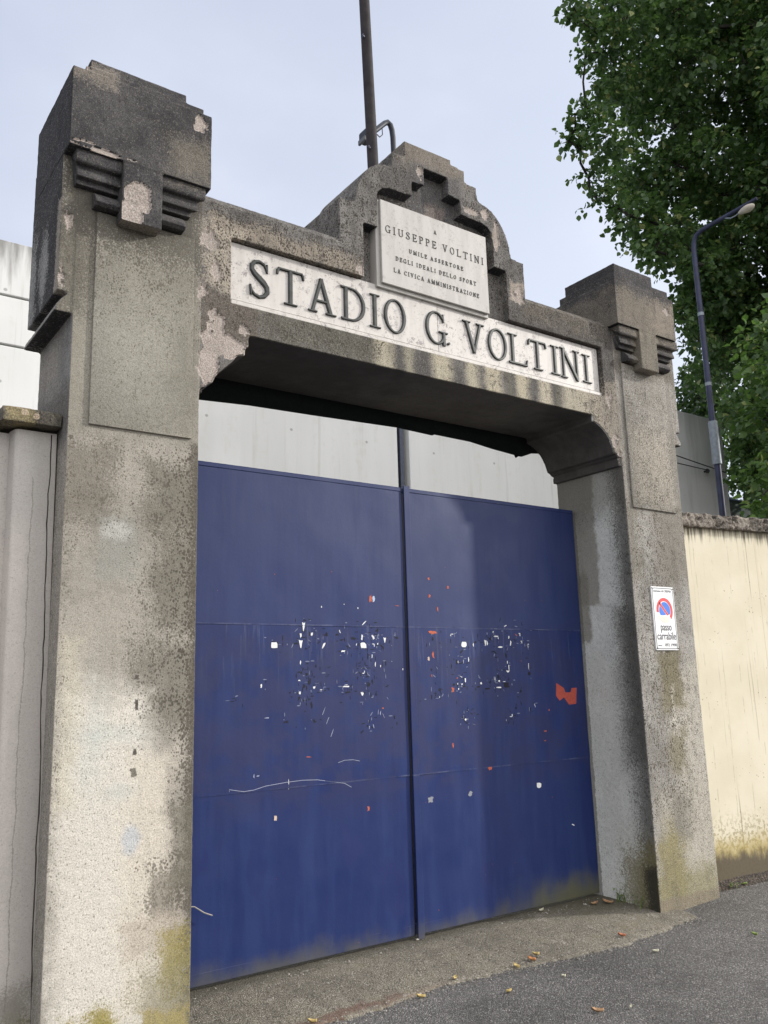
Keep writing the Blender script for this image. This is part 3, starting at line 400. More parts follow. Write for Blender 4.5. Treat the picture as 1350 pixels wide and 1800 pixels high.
m_beam = stucco('render_stained_beam', (.155, .143, .126), (.074, .068, .061), [
    (1.75, 2.95, 3.93, 4.06, .04, .10, (.27, .23, .18), .7, .4),
    (1.72, 1.98, 3.62, 4.0, .05, .14, (.34, .30, .245), .8, .5),
    (1.70, 2.05, 3.3, 3.62, .04, .1, (.105, .088, .072), .8, .4),
    (2.05, 2.85, 3.38, 3.58, .05, .10, (.10, .095, .075), .75, .3),
    (2.83, 2.97, 3.30, 3.62, .035, .05, (.37, .335, .255), .9, .1), (3.05, 3.13, 3.3, 3.62, .025, .05, (.30, .28, .215), .7, .1),
    (3.27, 3.42, 3.30, 3.62, .035, .05, (.38, .345, .26), .9, .1), (3.56, 3.66, 3.3, 3.62, .03, .05, (.36, .33, .25), .9, .1),
    (3.72, 3.86, 3.3, 3.62, .03, .05, (.40, .36, .27), .9, .1), (4.00, 4.12, 3.3, 3.62, .03, .05, (.40, .36, .27), .9, .1),
    (4.22, 4.34, 3.3, 3.62, .03, .05, (.40, .36, .28), .9, .1), (4.44, 4.82, 3.25, 3.62, .04, .06, (.38, .345, .27), .85, .12),
    (3.9, 3.96, 3.3, 3.6, .02, .04, (.12, .115, .09), .7, .2), (4.38, 4.43, 3.3, 3.6, .02, .04, (.11, .105, .08), .7, .2),
    (4.68, 5.05, 3.1, 3.7, .05, .12, (.30, .265, .215), .7, .55),
    (4.1, 5.0, 3.98, 4.3, .06, .1, (.135, .118, .095), .6, .3),
    (1.7, 5.05, 3.56, 4.3, .1, .1, (.04, .034, .028), .85, .38, 'spots'), (1.7, 2.9, 3.36, 3.56, .05, .05, (.05, .045, .035), .8, .36, 'spots'), (4.6, 5.06, 3.1, 3.95, .1, .1, (.05, .042, .034), .8, .36, 'spots'),
    ], pits=.9, bump=.6, seed=3, dirt=(.045, .04, .033), dirt_lo=.55, pit_scale=70)
m_ped = stucco('render_pitted_pediment', (.185, .171, .148), (.092, .085, .075), [
    (PC-.9, PC+.9, 4.0, 5.2, .1, .1, (.03, .026, .021), .9, .36, 'spots'),
    (PC-.3, PC+.3, 4.85, 5.1, .06, .1, (.19, .165, .135), .7, .3),
    (PC+.62, PC+.76, 4.05, 4.25, .02, .08, (.34, .29, .24), .7, .4),
    (PC-.05, PC+.12, 4.5, 4.66, .02, .07, (.33, .25, .20), .8, .3),
    (PC-.2, PC+.22, 4.5, 4.87, .04, .05, (.085, .083, .085), .7, .25),  # niche shade painted in: darker, cooler back wall
    ], pits=.95, bump=.6, seed=4, dirt=(.04, .036, .03), dirt_lo=.57, pit_scale=42)
m_cap = stucco('render_blackened_capital', (.078, .073, .068), (.038, .036, .035), [
    (1.5, 1.72, 4.12, 4.36, .06, .09, (.17, .152, .125), .7, .3), (.98, 1.2, 4.5, 4.62, .03, .06, (.24, .21, .175), .6, .5),
    (4.98, 5.7, 4.08, 4.42, .08, .14, (.19, .165, .13), .75, .3), (5.2, 5.5, 3.78, 4.14, .03, .05, (.20, .178, .14), .8, .3),
    (5.4, 5.7, 4.15, 4.42, .05, .1, (.24, .205, .165), .6, .5),
    ], pits=.75, bump=.65, seed=5, dirt=(.03, .028, .025), dirt_lo=.56)
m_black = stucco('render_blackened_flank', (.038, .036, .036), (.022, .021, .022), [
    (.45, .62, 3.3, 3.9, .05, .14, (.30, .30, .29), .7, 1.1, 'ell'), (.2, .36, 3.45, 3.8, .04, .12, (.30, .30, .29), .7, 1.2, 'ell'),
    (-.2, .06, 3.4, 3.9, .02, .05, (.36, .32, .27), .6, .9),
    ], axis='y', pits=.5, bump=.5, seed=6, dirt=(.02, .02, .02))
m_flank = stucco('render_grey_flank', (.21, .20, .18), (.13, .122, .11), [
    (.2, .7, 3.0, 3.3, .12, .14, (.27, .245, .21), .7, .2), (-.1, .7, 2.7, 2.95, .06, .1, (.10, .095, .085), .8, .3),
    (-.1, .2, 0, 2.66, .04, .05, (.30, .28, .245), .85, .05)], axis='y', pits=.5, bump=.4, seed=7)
m_reveal = stucco('render_smooth_reveal', (.68, .67, .585), (.60, .59, .515), [
    (.30, .8, 2.05, 3.2, .02, .09, (.25, .235, .195), .8, 0), (.42, .8, 1.78, 2.3, .02, .08, (.24, .225, .185), .8, 0), (.1, .45, .3, 1.6, .15, .2, (.50, .49, .44), .5, 0),
    (-.1, .8, 2.7, 3.2, .1, .1, (.10, .094, .08), .6, .05),
    (-.1, .13, -.2, 3.2, .075, .06, (.065, .062, .055), .85, .12), (-.1, .20, .9, 2.0, .09, .08, (.08, .077, .07), .7, .12), (-.1, .16, .0, 3.1, .10, .06, (.05, .047, .042), .7, .36, 'spots'),
    (-.1, .30, -.2, .40, .09, .16, (.15, .13, .05), .8, .3, 'ell'), (-.1, .10, -.1, .25, .03, .05, (.03, .028, .022), .9, .2),
    (.492, .8, -.1, 2.78, .006, .02, (.13, .125, .11), .7, .4)],
    axis='y', pits=.12, bump=.12, seed=8, grain=.25)
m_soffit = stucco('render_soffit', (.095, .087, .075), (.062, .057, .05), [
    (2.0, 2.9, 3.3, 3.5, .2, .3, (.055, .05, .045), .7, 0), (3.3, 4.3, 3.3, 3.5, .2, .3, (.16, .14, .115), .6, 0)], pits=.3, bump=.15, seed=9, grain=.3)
m_plaster = stucco('bare_plaster', (.39, .33, .275), (.30, .255, .21), [], pits=.45, bump=.9, seed=15, dirt=(.13, .10, .08), dirt_lo=.60)
SPALL = [(1.80, 3.36, .085, .14, .8), (1.755, 3.17, .06, .10, .8), (1.90, 3.30, .10, .06, 1.0), (1.965, 3.42, .03, .035, 1), (1.76, 3.90, .05, .07, 1.3), (1.80, 3.72, .035, .05, 1.3), (1.72, 3.60, .03, .05, 1.3),
         (PC+.52, 4.56, .032, .13, .7), (PC+.30, 4.665, .075, .028, .8), (PC+.43, 4.70, .03, .05, 1.2), (PC-.135, 4.81, .026, .05, .8), (PC+.70, 4.16, .05, .07, 1.3), (PC-.55, 3.99, .10, .035, 1.3), (1.02, 3.78, .02, .045, 1.2), (.995, 3.47, .018, .05, 1.2),
         (4.99, 3.22, .04, .05, 1.4), (4.95, 3.55, .03, .06, 1.4), (5.02, 3.12, .025, .03, 1)]
SPALL_CAP = [(1.325, 3.955, .075, .09, .38), (1.288, 3.86, .07, .075, .38), (1.11, 4.145, .13, .022, 1.2), (1.66, 4.49, .04, .05, 1.2), (1.03, 4.585, .04, .02, 1.2), (5.61, 4.36, .04, .03, 1.3)]
GW_MATS = [m_left, m_right, m_beam, m_ped, m_black, m_flank, m_reveal, m_soffit, m_plaster]

# ------------------------------------------------------------------ the gateway
gateway = empty('gateway', (PC, .35, -.05), 'weathered stepped concrete entrance arch with two pillars, a broad lintel and a stepped pediment', 'gateway')
def mir(pts): return [(2*PC-x, z) for x, z in pts][::-1]
HM = 3.3745                                     # middle of the opening
w = MB()
D0 = .082                                        # depth of the niche and the sign recess
# pillars (outer side deeper than the reveal), wings and their sloped brackets
for sgn in (-1, 1):
    o = XL0 if sgn < 0 else XR1; i = XL1 if sgn < 0 else XR0
    a, b = min(o, i), max(o, i)
    w.box(a, b, 0, .60 if sgn < 0 else .66, -.25, 4.16)
    wo_ = o + sgn*.078
    w.box(min(wo_, o-sgn*.1), max(wo_, o-sgn*.1), .004, .58, 3.405, 4.3)
    prof = [(o-sgn*.05, 3.40), (o+sgn*.0, 3.402), (o+sgn*.03, 3.392), (o+sgn*.055, 3.365), (o+sgn*.078, 3.33), (o+sgn*.085, 3.298), (o-sgn*.05, 3.298)]
    w.prism(prof if sgn > 0 else prof[::-1], .004, .60)
# haunches
hr = [(5.10, 3.5), (4.73, 3.5), (4.73, 3.393), (4.755, 3.392), (4.755, 3.345), (4.80, 3.333), (4.853, 3.303), (4.895, 3.268), (4.927, 3.227), (4.95, 3.182), (4.968, 3.131), (4.997, 3.125), (4.999, 3.112), (5.03, 3.10), (5.10, 3.09)]
w.prism(hr, .0, .69)
hl = [(2*HM-x, z) for x, z in hr]
hl = [(1.65, 3.5), (2.01, 3.5), (2.01, 3.393), (1.994, 3.39), (1.994, 3.325), (1.975, 3.32), (1.972, 3.275), (1.925, 3.262), (1.90, 3.225), (1.86, 3.185), (1.818, 3.145), (1.80, 3.12), (1.785, 3.085), (1.752, 3.068), (1.748, 3.05), (1.728, 3.048), (1.70, 3.03)]
w.prism(hl, .0, .69)
# springing ledge on the right reveal
w.box(5.012, 5.1, .012, .672, 3.045, 3.088)
w.box(1.65, 1.737, .03, .59, 3.03, 3.06)
# lintel body and its front layer round the sign recess
w.box(1.68, 5.07, D0, .70, 3.393, 4.14)
w.box(1.68, 5.07, 0, D0+.02, 3.393, 3.56)
w.box(1.68, 1.885, 0, D0+.02, 3.5, 4.12); w.box(4.905, 5.07, 0, D0+.02, 3.5, 4.12)
w.box(1.68, PC-.60, 0, D0+.02, 3.945, 4.12); w.box(PC+.60, 5.07, 0, D0+.02, 3.945, 4.12)
pr = [(0.0, 4.08), (0.0, 4.125), (.03, 4.165), (.09, 4.19), (.2, 4.205), (.55, 4.205), (.70, 4.16), (.70, 4.08)]
for xa, xb, y0 in ((1.60, PC-.60, 0), (PC-.62, PC+.62, D0), (PC+.60, 5.12, 0)):
    prof = pr if y0 == 0 else [(D0, 4.08), (D0, 4.18), (.2, 4.2), (.55, 4.2), (.69, 4.16), (.69, 4.08)]
    w.prism_fn(prof, lambda y, z: (xa, y, z), lambda y, z: (xb, y, z))
# pediment
half = [(.257, 5.0), (.257, 4.885), (.362, 4.878), (.365, 4.80), (.385, 4.775), (.44, 4.765), (.49, 4.745), (.54, 4.708), (.585, 4.655), (.62, 4.59), (.645, 4.51), (.655, 4.432), (.775, 4.425), (.775, 4.05)]
outer = [(PC-x, z) for x, z in half[::-1]] + [(PC+.135, 5.004), (PC+.14, 4.966), (PC+.257, 4.96)] + [(PC+x, z-.012) for x, z in half[1:]]
w.prism(outer, D0, .50)
inn = [(.60, 3.9), (.60, 4.305), (.49, 4.31), (.49, 4.52), (.478, 4.56), (.45, 4.59), (.40, 4.607), (.207, 4.615), (.207, 4.722), (.103, 4.727), (.103, 4.853)]
front_l = [(PC-x, z) for x, z in half[::-1]] + [(PC, 5.0), (PC, 4.853)] + [(PC-x, z) for x, z in inn[::-1][:-1]] + [(PC-.60, 4.05)]
front_r = [(PC+x, z) for x, z in inn[1:][::-1]]
front_r = [(PC+.60, 4.05)] + [(PC+x, z) for x, z in inn[1:]] + [(PC, 4.853), (PC, 5.004), (PC+.135, 5.004), (PC+.14, 4.966), (PC+.257, 4.96)] + [(PC+x, z-.012) for x, z in half[1:]]
w.prism(front_l, 0, D0+.02); w.prism(front_r, 0, D0+.02)
bmesh.ops.recalc_face_normals(w.bm, faces=w.bm.faces)
me = w.mesh()
me = erode(me, .0070, .0016, .0011, 1, 0.0, SPALL)
def key(c, n):
    x, y, z = c[:, 0], c[:, 1], c[:, 2]
    ids = np.full(len(c), 2); mat = np.full(len(c), 2)
    L = x < 1.712; Rr = x > 5.037
    ids[L] = 0; ids[Rr] = 1; mat[L] = 0; mat[Rr] = 1
    P_ = (~L) & (~Rr) & (z > 4.1) & (np.abs(x-PC) < .80); ids[P_] = 3; mat[P_] = 3
    P2 = (~L) & (~Rr) & (z > 3.9) & (y > .05) & (y < .13) & (np.abs(x-PC) < .70); mat[P2] = 3; ids[P2] = 3
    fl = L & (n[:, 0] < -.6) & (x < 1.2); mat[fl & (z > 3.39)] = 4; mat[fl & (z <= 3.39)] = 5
    rev = (n[:, 0] < -.35) & (x > 4.6) & (x < 5.1) & (z < 3.5) & (y > .004); mat[rev] = 6
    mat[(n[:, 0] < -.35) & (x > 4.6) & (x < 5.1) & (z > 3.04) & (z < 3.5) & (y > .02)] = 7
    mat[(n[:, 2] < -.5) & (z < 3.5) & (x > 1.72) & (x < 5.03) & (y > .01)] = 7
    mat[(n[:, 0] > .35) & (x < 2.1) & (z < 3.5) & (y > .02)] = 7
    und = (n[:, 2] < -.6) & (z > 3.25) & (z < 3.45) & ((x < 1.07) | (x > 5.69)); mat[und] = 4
    mat[(n[:, 2] < -.6) & (z > 4.0) & (y < .09) & P_] = 4  # black staining and niche shadow, both put into the downward faces' colour
    for i in np.where((y < .06) & (n[:, 1] < -.2) & (z > 3.0))[0]:
        if spall(SPALL, x[i], z[i], .03): mat[i] = 8
    return ids, mat
parts = split(me, key)
pillars = [link('pillar', parts[0], GW_MATS, gateway, (1.384, .30, -.05)), link('pillar', parts[1], GW_MATS, gateway, (5.369, .30, -.05))]
pillars[0]['label'] = 'cream and black stained pillar'; pillars[1]['label'] = 'grey speckled pillar carrying the parking sign'
link('lintel', parts[2], GW_MATS, gateway)
link('pediment', parts[3], GW_MATS, gateway)
def capital(par, x0, x1, top, tiers, tg, cor_l, cor_r, br_l, br_r, yb, seed):
    c = MB()
    c.box(x0, x1, -.10, yb, 4.127, top)
    for (a, b, y0, y1, z1) in tiers: c.box(a, b, y0, y1, top-.05, z1)
    c.box(tg[0], tg[1], -.098, .02, tg[2], 4.16)
    me = erode(c.mesh(), .005, .0018, .0014, 1, seed, SPALL_CAP)
    def k(ce, n):
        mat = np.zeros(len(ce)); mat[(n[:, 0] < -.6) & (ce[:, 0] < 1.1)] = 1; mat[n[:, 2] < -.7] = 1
        for i in np.where(n[:, 1] < -.2)[0]:
            if spall(SPALL_CAP, ce[i][0], ce[i][2], .03): mat[i] = 2
        return np.zeros(len(ce), int), mat
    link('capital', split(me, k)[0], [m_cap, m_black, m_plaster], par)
    for cor, s in ((cor_l, -1), (cor_r, 1)):
        k = MB(); edge = tg[0]+.01 if s < 0 else tg[1]-.01
        prof = [(-.082, 4.135), (-.082, 4.07), (-.074, 4.06), (-.050, 4.056), (-.050, 4.04), (-.060, 4.015), (-.060, 3.998), (-.030, 3.992), (-.034, 3.978), (-.034, 3.966), (.02, 3.962), (.02, 4.135)]
        ends = [cor[0]]*2 + [cor[0]] + [cor[1]]*4 + [cor[2]]*5
        bmv = k.bm
        a = [bmv.verts.new((e, y, z)) for e, (y, z) in zip(ends[:len(prof)-1]+[cor[0]], prof)]
        b = [bmv.verts.new((edge, y, z)) for (y, z) in prof]
        n = len(prof); bmv.faces.new(a); bmv.faces.new(b[::-1])
        for i in range(n): bmv.faces.new((a[i], b[i], b[(i+1) % n], a[(i+1) % n]))
        link('corbel', erode(k.mesh(), .0036, .0014, .001, 0, seed+1), m_cap, par)
    for br, s in ((br_l, -1), (br_r, 1)):
        k = MB()
        prof = [(.02, 3.965), (-.01, 3.955), (-.04, 3.935), (-.064, 3.905), (-.070, 3.885), (-.05, 3.868), (.02, 3.868)]
        k.prism_fn(prof, lambda y, z: (br[0], y, z), lambda y, z: (br[1], y, z))
        link('bracket', erode(k.mesh(), .0042, .0016, .002, 0, seed+2), m_cap, par)
capital(pillars[0], .976, 1.719, 4.56, [(1.045, 1.672, -.092, .42, 4.594), (1.066, 1.574, -.088, .36, 4.642)], (1.245, 1.452, 3.81), (1.017, 1.03, 1.034), (1.694, 1.666, 1.630), (1.124, 1.25), (1.447, 1.594), .56, 1)
capital(pillars[1], 5.0, 5.70, 4.478, [(5.004, 5.648, -.098, .46, 4.535), (5.006, 5.460, -.098, .40, 4.615)], (5.247, 5.448, 3.815), (5.03, 5.055, 5.07), (5.735, 5.715, 5.69), (5.128, 5.25), (5.445, 5.64), .52, 5)
# raised flat panels
for par, x0, x1, z0, mt in ((pillars[0], 1.150, 1.667, 2.757, m_left), (pillars[1], 5.105, 5.622, 2.738, m_right)):
    MB().box(x0, x1, -.015, .02, z0, 3.86).bevel(.004, 2).build('raised_panel', mt, par, 40)

# ------------------------------------------------------------------ marble signs
def marble(name, pale, dirtc, amt=.5):
    M = Mat(name)
    n1 = M.noise(3.5, 6, .65); n2 = M.noise(28, 5, .75, dist=.6); n3 = M.noise(120, 2)
    st = M.noise(6, 4, .6, M.vec(2.5, 2.5, .35))
    c = M.mix(pale, tuple(q*.86 for q in pale), M.step(st, .4, .68))
    reg = M.step(n1, .40, .58)
    v = M.step(M.add(M.mul(n2, .7), M.mul(n3, .3)), .51, .60)
    c = M.mix(c, dirtc, M.mul(M.mul(v, reg), amt))
    top = M.step(M.add(M.z, M.mul(M.sub(n2, .5), .12)), 3.90, 3.95)
    return M.finish(c, .55, M.bump(n2, .12, .004), spec=.35)
m_marble = marble('marble_sign', (.525, .50, .47), (.17, .145, .145), .85)
m_marble2 = marble('marble_plaque', (.42, .405, .38), (.24, .22, .20), .55)
mb_ = Mat('bronze_dark')
_n = mb_.noise(25, 4)
m_bronze = mb_.finish(mb_.mix((.016, .019, .018), (.036, .042, .039), mb_.step(_n, .35, .7)), .5, mb_.bump(mb_.noise(120, 2), .15, .003), .1, .4)
m_ink = plain('letter_black', (.045, .043, .042), .6)

def arc(cx, cy, rx, ry, a0, a1, n=18, ht=.056, hn=.031):
    P, H = [], []
    for i in range(n+1):
        a = R(a0+(a1-a0)*i/n)
        P.append((cx+rx*math.cos(a), cy+ry*math.sin(a))); H.append(hn+(ht-hn)*abs(math.cos(a))**1.5)
    return P, H
def glyph(ch):
    T, N, S = .064, .036, .026
    def s(pts, h): return (list(pts), [h]*len(pts) if not isinstance(h, list) else h)
    if ch == 'I': return .36, [s([(.18, .02), (.18, .98)], T), s([(0, .033), (.36, .033)], S), s([(.02, .967), (.34, .967)], S)]
    if ch == 'T': return .80, [s([(.40, .02), (.40, .96)], T), s([(.06, .955), (.74, .955)], N), s([(.09, .97), (.045, .90), (.03, .79)], [.03, .04, .028]), s([(.71, .97), (.755, .90), (.77, .79)], [.03, .04, .028]), s([(.22, .033), (.58, .033)], S)]
    if ch == 'A': return .86, [s([(.13, .03), (.41, .985)], .05), s([(.40, .985), (.70, .03)], T), s([(.22, .35), (.60, .35)], .036), s([(0, .033), (.27, .033)], S), s([(.54, .033), (.86, .033)], S)]
    if ch == 'D': 
        P, H = arc(.30, .5, .40, .455, 90, -90, 16, .062, .031)
        return .78, [s([(.15, .03), (.15, .97)], T), (([(0, .955)]+P+[(0, .045)]), [N]+H+[N])]
    if ch == 'O': 
        P, H = arc(.40, .5, .325, .455, 0, 360, 36, .056, .031); return .80, [(P, H)]
    if ch == 'C':
        P, H = arc(.42, .5, .34, .455, 42, 318, 26, .058, .031); return .78, [(P, H), s([(.68, .93), (.70, .70)], .03), s([(.68, .07), (.71, .28)], .03)]
    if ch == 'G':
        P, H = arc(.42, .5, .345, .455, 42, 322, 26, .058, .031); return .84, [(P, H), s([(.68, .93), (.70, .70)], .03), s([(.70, .02), (.70, .40)], T*.85), s([(.52, .40), (.84, .40)], S)]
    if ch == 'V': return .86, [s([(.15, .97), (.44, .03)], T), s([(.43, .03), (.71, .97)], .05), s([(0, .967), (.30, .967)], S), s([(.56, .967), (.86, .967)], S)]
    if ch == 'L': return .72, [s([(.16, .03), (.16, .97)], T), s([(0, .045), (.66, .045)], N), s([(.66, .03), (.70, .22)], [.05, .025]), s([(0, .967), (.33, .967)], S)]
    if ch == 'N': return .88, [s([(.13, .03), (.13, .96)], .05), s([(.13, .96), (.74, .04)], T), s([(.745, .0), (.745, .97)], .05), s([(0, .967), (.2, .967)], S), s([(0, .033), (.27, .033)], S), s([(.60, .967), (.88, .967)], S)]
    if ch == 'S':
        pts = [(.545, .72), (.535, .80), (.47, .905), (.34, .955), (.20, .925), (.115, .83), (.12, .715), (.20, .62), (.33, .525), (.46, .43), (.55, .325), (.56, .20), (.47, .09), (.33, .045), (.19, .085), (.10, .18), (.075, .27)]
        hs = [.022, .03, .038, .042, .05, .058, .065, .072, .078, .078, .070, .062, .052, .044, .038, .034, .024]
        return .66, [(pts, hs), s([(.55, .92), (.555, .70)], .026), s([(.085, .06), (.07, .31)], .026)]
    if ch == 'E': return .68, [s([(.15, .03), (.15, .97)], T), s([(0, .955), (.60, .955)], N), s([(.15, .5), (.48, .5)], .038), s([(0, .045), (.62, .045)], N), s([(.60, .97), (.62, .78)], .026), s([(.62, .03), (.66, .23)], .026), s([(.48, .60), (.48, .40)], .024)]
    if ch in 'PR':
        P, H = arc(.34, .73, .25, .225, 90, -90, 12, .075, .04)
        st = [s([(.15, .03), (.15, .97)], T), (([(0, .955)]+P+[(.15, .505)]), [N]+H+[N]), s([(0, .033), (.32, .033)], S)]
        if ch == 'R': st += [s([(.36, .50), (.66, .04)], T*.9), s([(.58, .033), (.80, .033)], S)]
        return (.66 if ch == 'P' else .80), st
    if ch == 'U':
        P, H = arc(.42, .34, .27, .295, 180, 360, 14, .065, .042)
        return .84, [([(.15, .97)]+P+[(.69, .97)], [T]+[T]+H[1:-1]+[.048, .048]), s([(0, .967), (.30, .967)], S), s([(.55, .967), (.84, .967)], S)]
    if ch == 'M': return 1.02, [s([(.14, .03), (.17, .97)], .045), s([(.17, .97), (.51, .05)], T), s([(.50, .05), (.85, .97)], .045), s([(.85, .97), (.88, .03)], T), s([(0, .033), (.28, .033)], S), s([(.72, .033), (1.02, .033)], S), s([(.05, .967), (.2, .967)], S), s([(.82, .967), (.97, .967)], S)]
    if ch == 'Z': return .72, [s([(.05, .955), (.66, .955)], N), s([(.63, .95), (.08, .05)], T), s([(.04, .045), (.68, .045)], N), s([(.06, .97), (.04, .78)], .026), s([(.67, .03), (.70, .23)], .026)]
    return .3, []
def add_glyph(bm, ch, x0, z0, W, H, y_back, y_front, tilt=0.0, bold=1.0):
    gw, strokes = glyph(ch)
    for si, (P, hw) in enumerate(strokes):
        P = [Vector((x*W/gw, 0, z*H)) for x, z in P]
        kx = H*bold; yf = y_front - .0004*si
        closed = (P[0]-P[-1]).length < 1e-5
        if closed: P = P[:-1]; hw = hw[:-1]
        n = len(P); rings = []
        for i in range(n):
            if closed: t = (P[(i+1) % n]-P[i-1]).normalized()
            else: t = (P[min(i+1, n-1)]-P[max(i-1, 0)]).normalized()
            nrm = Vector((-t.z, 0, t.x)); h = hw[i]*kx
            c = P[i]+Vector((x0, 0, z0))
            q = []
            for k, yy in ((-1, y_back), (-1, yf+(y_back-yf)*.38), (-.55, yf), (.55, yf), (1, yf+(y_back-yf)*.38), (1, y_back)):
                p = c+nrm*h*k; q.append(bm.verts.new((p.x+tilt*(p.z-z0), yy, p.z)))
            rings.append(q)
        m = n if closed else n-1
        for i in range(m):
            a, b = rings[i], rings[(i+1) % n]
            for k in range(5): bm.faces.new((a[k], b[k], b[k+1], a[k+1]))
            bm.faces.new((a[5], b[5], b[0], a[0]))
        if not closed:
            bm.faces.new(rings[0]); bm.faces.new(rings[-1][::-1])

name_sign = empty('name_sign', (3.395, .05, 3.56), 'long white marble slab with dark bronze letters STADIO G VOLTINI set in the lintel', 'sign')
SY = .034
MB().box(1.893, 3.356, SY, .09, 3.598, 3.938).bevel(.002, 1).build('marble_slab', m_marble, name_sign)
MB().box(3.3585, 4.893, SY+.001, .09, 3.598, 3.938).bevel(.002, 1).build('marble_slab', m_marble, name_sign)
MB().box(1.893, 4.893, SY-.016, .09, 3.564, 3.5895).bevel(.003, 1).build('lower_moulding', m_marble, name_sign)
SIGN = [('S', 1.989, 2.130), ('T', 2.165, 2.349), ('A', 2.372, 2.561), ('D', 2.599, 2.778), ('I', 2.804, 2.882), ('O', 2.907, 3.083), ('G', 3.231, 3.412),
        ('V', 3.547, 3.731), ('O', 3.761, 3.944), ('L', 3.953, 4.130), ('T', 4.140, 4.322), ('I', 4.363, 4.447), ('N', 4.462, 4.660), ('I', 4.690, 4.777)]
for ch, a, b in SIGN:
    k = MB(); s_ = (3.395-(a+b)/2)*-.001
    zz = 3.633 - .006*(ch in 'OGSN'); hh = .222 + .012*(ch in 'OGSN')
    # letters were measured on the wall plane; the slab lies a little deeper
    f = (4.006+SY-.012)/4.006
    add_glyph(k.bm, ch, a*f, 1.495+(zz-1.495)*f, (b-a)*f, hh*f, SY+.002, SY-.011)
    k.build('letter', m_bronze, name_sign)
k = MB(); k.tube([(3.437, SY+.004, 3.665), (3.437, SY-.014, 3.665)], .009, 8); k.build('stud', m_bronze, name_sign)

plaque = empty('memorial_plaque', (3.335, .03, 3.92), 'square white marble memorial plaque with black lettering standing in the stepped niche', 'plaque')
MB().box(2.870, 3.788, .014, .09, 3.918, 4.512).bevel(.003, 1).build('backing_slab', m_marble2, plaque)
MB().box(2.897, 3.784, -.006, .0135, 3.942, 4.508).bevel(.003, 1).build('inscribed_slab', m_marble2, plaque)
def line(words, x0, x1, z0, h, gap=.55):
    """one line of the inscription spread over x0..x1"""
    tot = 0; items = []
    for ch in words:
        if ch == ' ': tot += gap; items.append((None, gap)); continue
        wd = glyph(ch)[0]; items.append((ch, wd)); tot += wd
    nl = sum(1 for c, _ in items if c); sp = ((x1-x0)/h - tot*.92)/max(1, nl-1) if nl > 1 else 0
    k = MB(); x = x0
    for ch, wd in items + [(None, 0)]:
        if ch: add_glyph(k.bm, ch, x, z0, wd*h*.92, h, -.0055, -.0090, bold=.92); x += (wd*.92+sp)*h; k.build('letter', m_ink, plaque); k = MB()
        else: x += wd*h*.92
    k.bm.free()
for t, a, b, z, h in (('A', 3.324, 3.349, 4.396, .026), ('GIUSEPPE VOLTINI', 2.931, 3.750, 4.290, .052), ('UMILE ASSERTORE', 3.113, 3.562, 4.197, .028), ('DEGLI IDEALI DELLO SPORT', 3.005, 3.672, 4.117, .029), ('LA CIVICA AMMINISTRAZIONE', 2.987, 3.692, 4.034, .029)):
    line(t, a, b, z, h, .7)
# ------------------------------------------------------------------ parking sign
m_enamel = plain('sign_enamel', (.74, .75, .76), .35, 0, .5, .03, 30, .01)
m_signblack = plain('sign_black', (.03, .03, .035), .45)
m_signred = plain('sign_red', (.62, .05, .06), .4, var=.08)
m_signblue = plain('sign_blue', (.03, .16, .62), .4, var=.08)
m_faded = plain('sign_faded', (.80, .62, .55), .5, var=.06)
park = empty('parking_sign', (5.355, -.01, 1.698), 'white rectangular enamel sign with a faded no parking roundel reading passo carrabile', 'sign')
PX0, PX1, PZ0, PZ1, PY = 5.228, 5.486, 1.699, 2.161, -.009
def rrect(x0, x1, z0, z1, r, n=5):
    P = []
    for cx, cz, a in ((x1-r, z1-r, 0), (x0+r, z1-r, 90), (x0+r, z0+r, 180), (x1-r, z0+r, 270)):
        for i in range(n+1): P.append((cx+r*math.cos(R(a+90*i/n)), cz+r*math.sin(R(a+90*i/n))))
    return P
MB().prism(rrect(PX0, PX1, PZ0, PZ1, .008), PY, .004).bevel(.0015, 1).build('plate', m_enamel, park)
def ring(bm, outer, inner, y0, y1):
    n = len(outer)
    oa = [bm.verts.new((x, y0, z)) for x, z in outer]; ia = [bm.verts.new((x, y0, z)) for x, z in inner]
    ob = [bm.verts.new((x, y1, z)) for x, z in outer]; ib = [bm.verts.new((x, y1, z)) for x, z in inner]
    for i in range(n):
        j = (i+1) % n
        bm.faces.new((oa[i], oa[j], ia[j], ia[i])); bm.faces.new((ob[i], ib[i], ib[j], ob[j]))
        bm.faces.new((oa[i], ob[i], ob[j], oa[j])); bm.faces.new((ia[i], ia[j], ib[j], ib[i]))
k = MB(); ring(k.bm, rrect(PX0+.009, PX1-.009, PZ0+.009, PZ1-.009, .022), rrect(PX0+.0135, PX1-.0135, PZ0+.0135, PZ1-.0135, .019), PY-.001, PY+.001); k.build('border_line', m_signblack, park)
RX, RZ, RR = 5.362, 1.987, .093
def circ(r, a0, a1, n=40): return [(RX+r*math.cos(R(a0+(a1-a0)*i/n)), RZ+r*math.sin(R(a0+(a1-a0)*i/n))) for i in range(n+1)]
k = MB()   # red ring, washed out at the lower left
k.prism(circ(RR, -42, 188) + circ(RR-.024, -36, 192)[::-1], PY-.0012, PY+.001)
d = .0085
k.build('red_ring', m_signred, park)
k = MB(); k.prism([(RX-.056-d*.7, RZ+.056-d*.7), (RX-.056+d*.7, RZ+.056+d*.7), (RX+.036+d*.7, RZ-.036+d*.7), (RX+.03-d*.7, RZ-.03-d*.7)], PY-.0012, PY+.001); k.build('red_bar', m_signred, park)
k = MB(); r_ = RR-.030
up = [(RX+r_*math.cos(R(a)), RZ+r_*math.sin(R(a))) for a in range(-22, 120, 8)] + [(RX-.032, RZ+.05), (RX+.048, RZ-.030)]
lo = [(RX-r_*math.cos(R(a)), RZ-r_*math.sin(R(a))) for a in range(-28, 16, 8)][::-1]
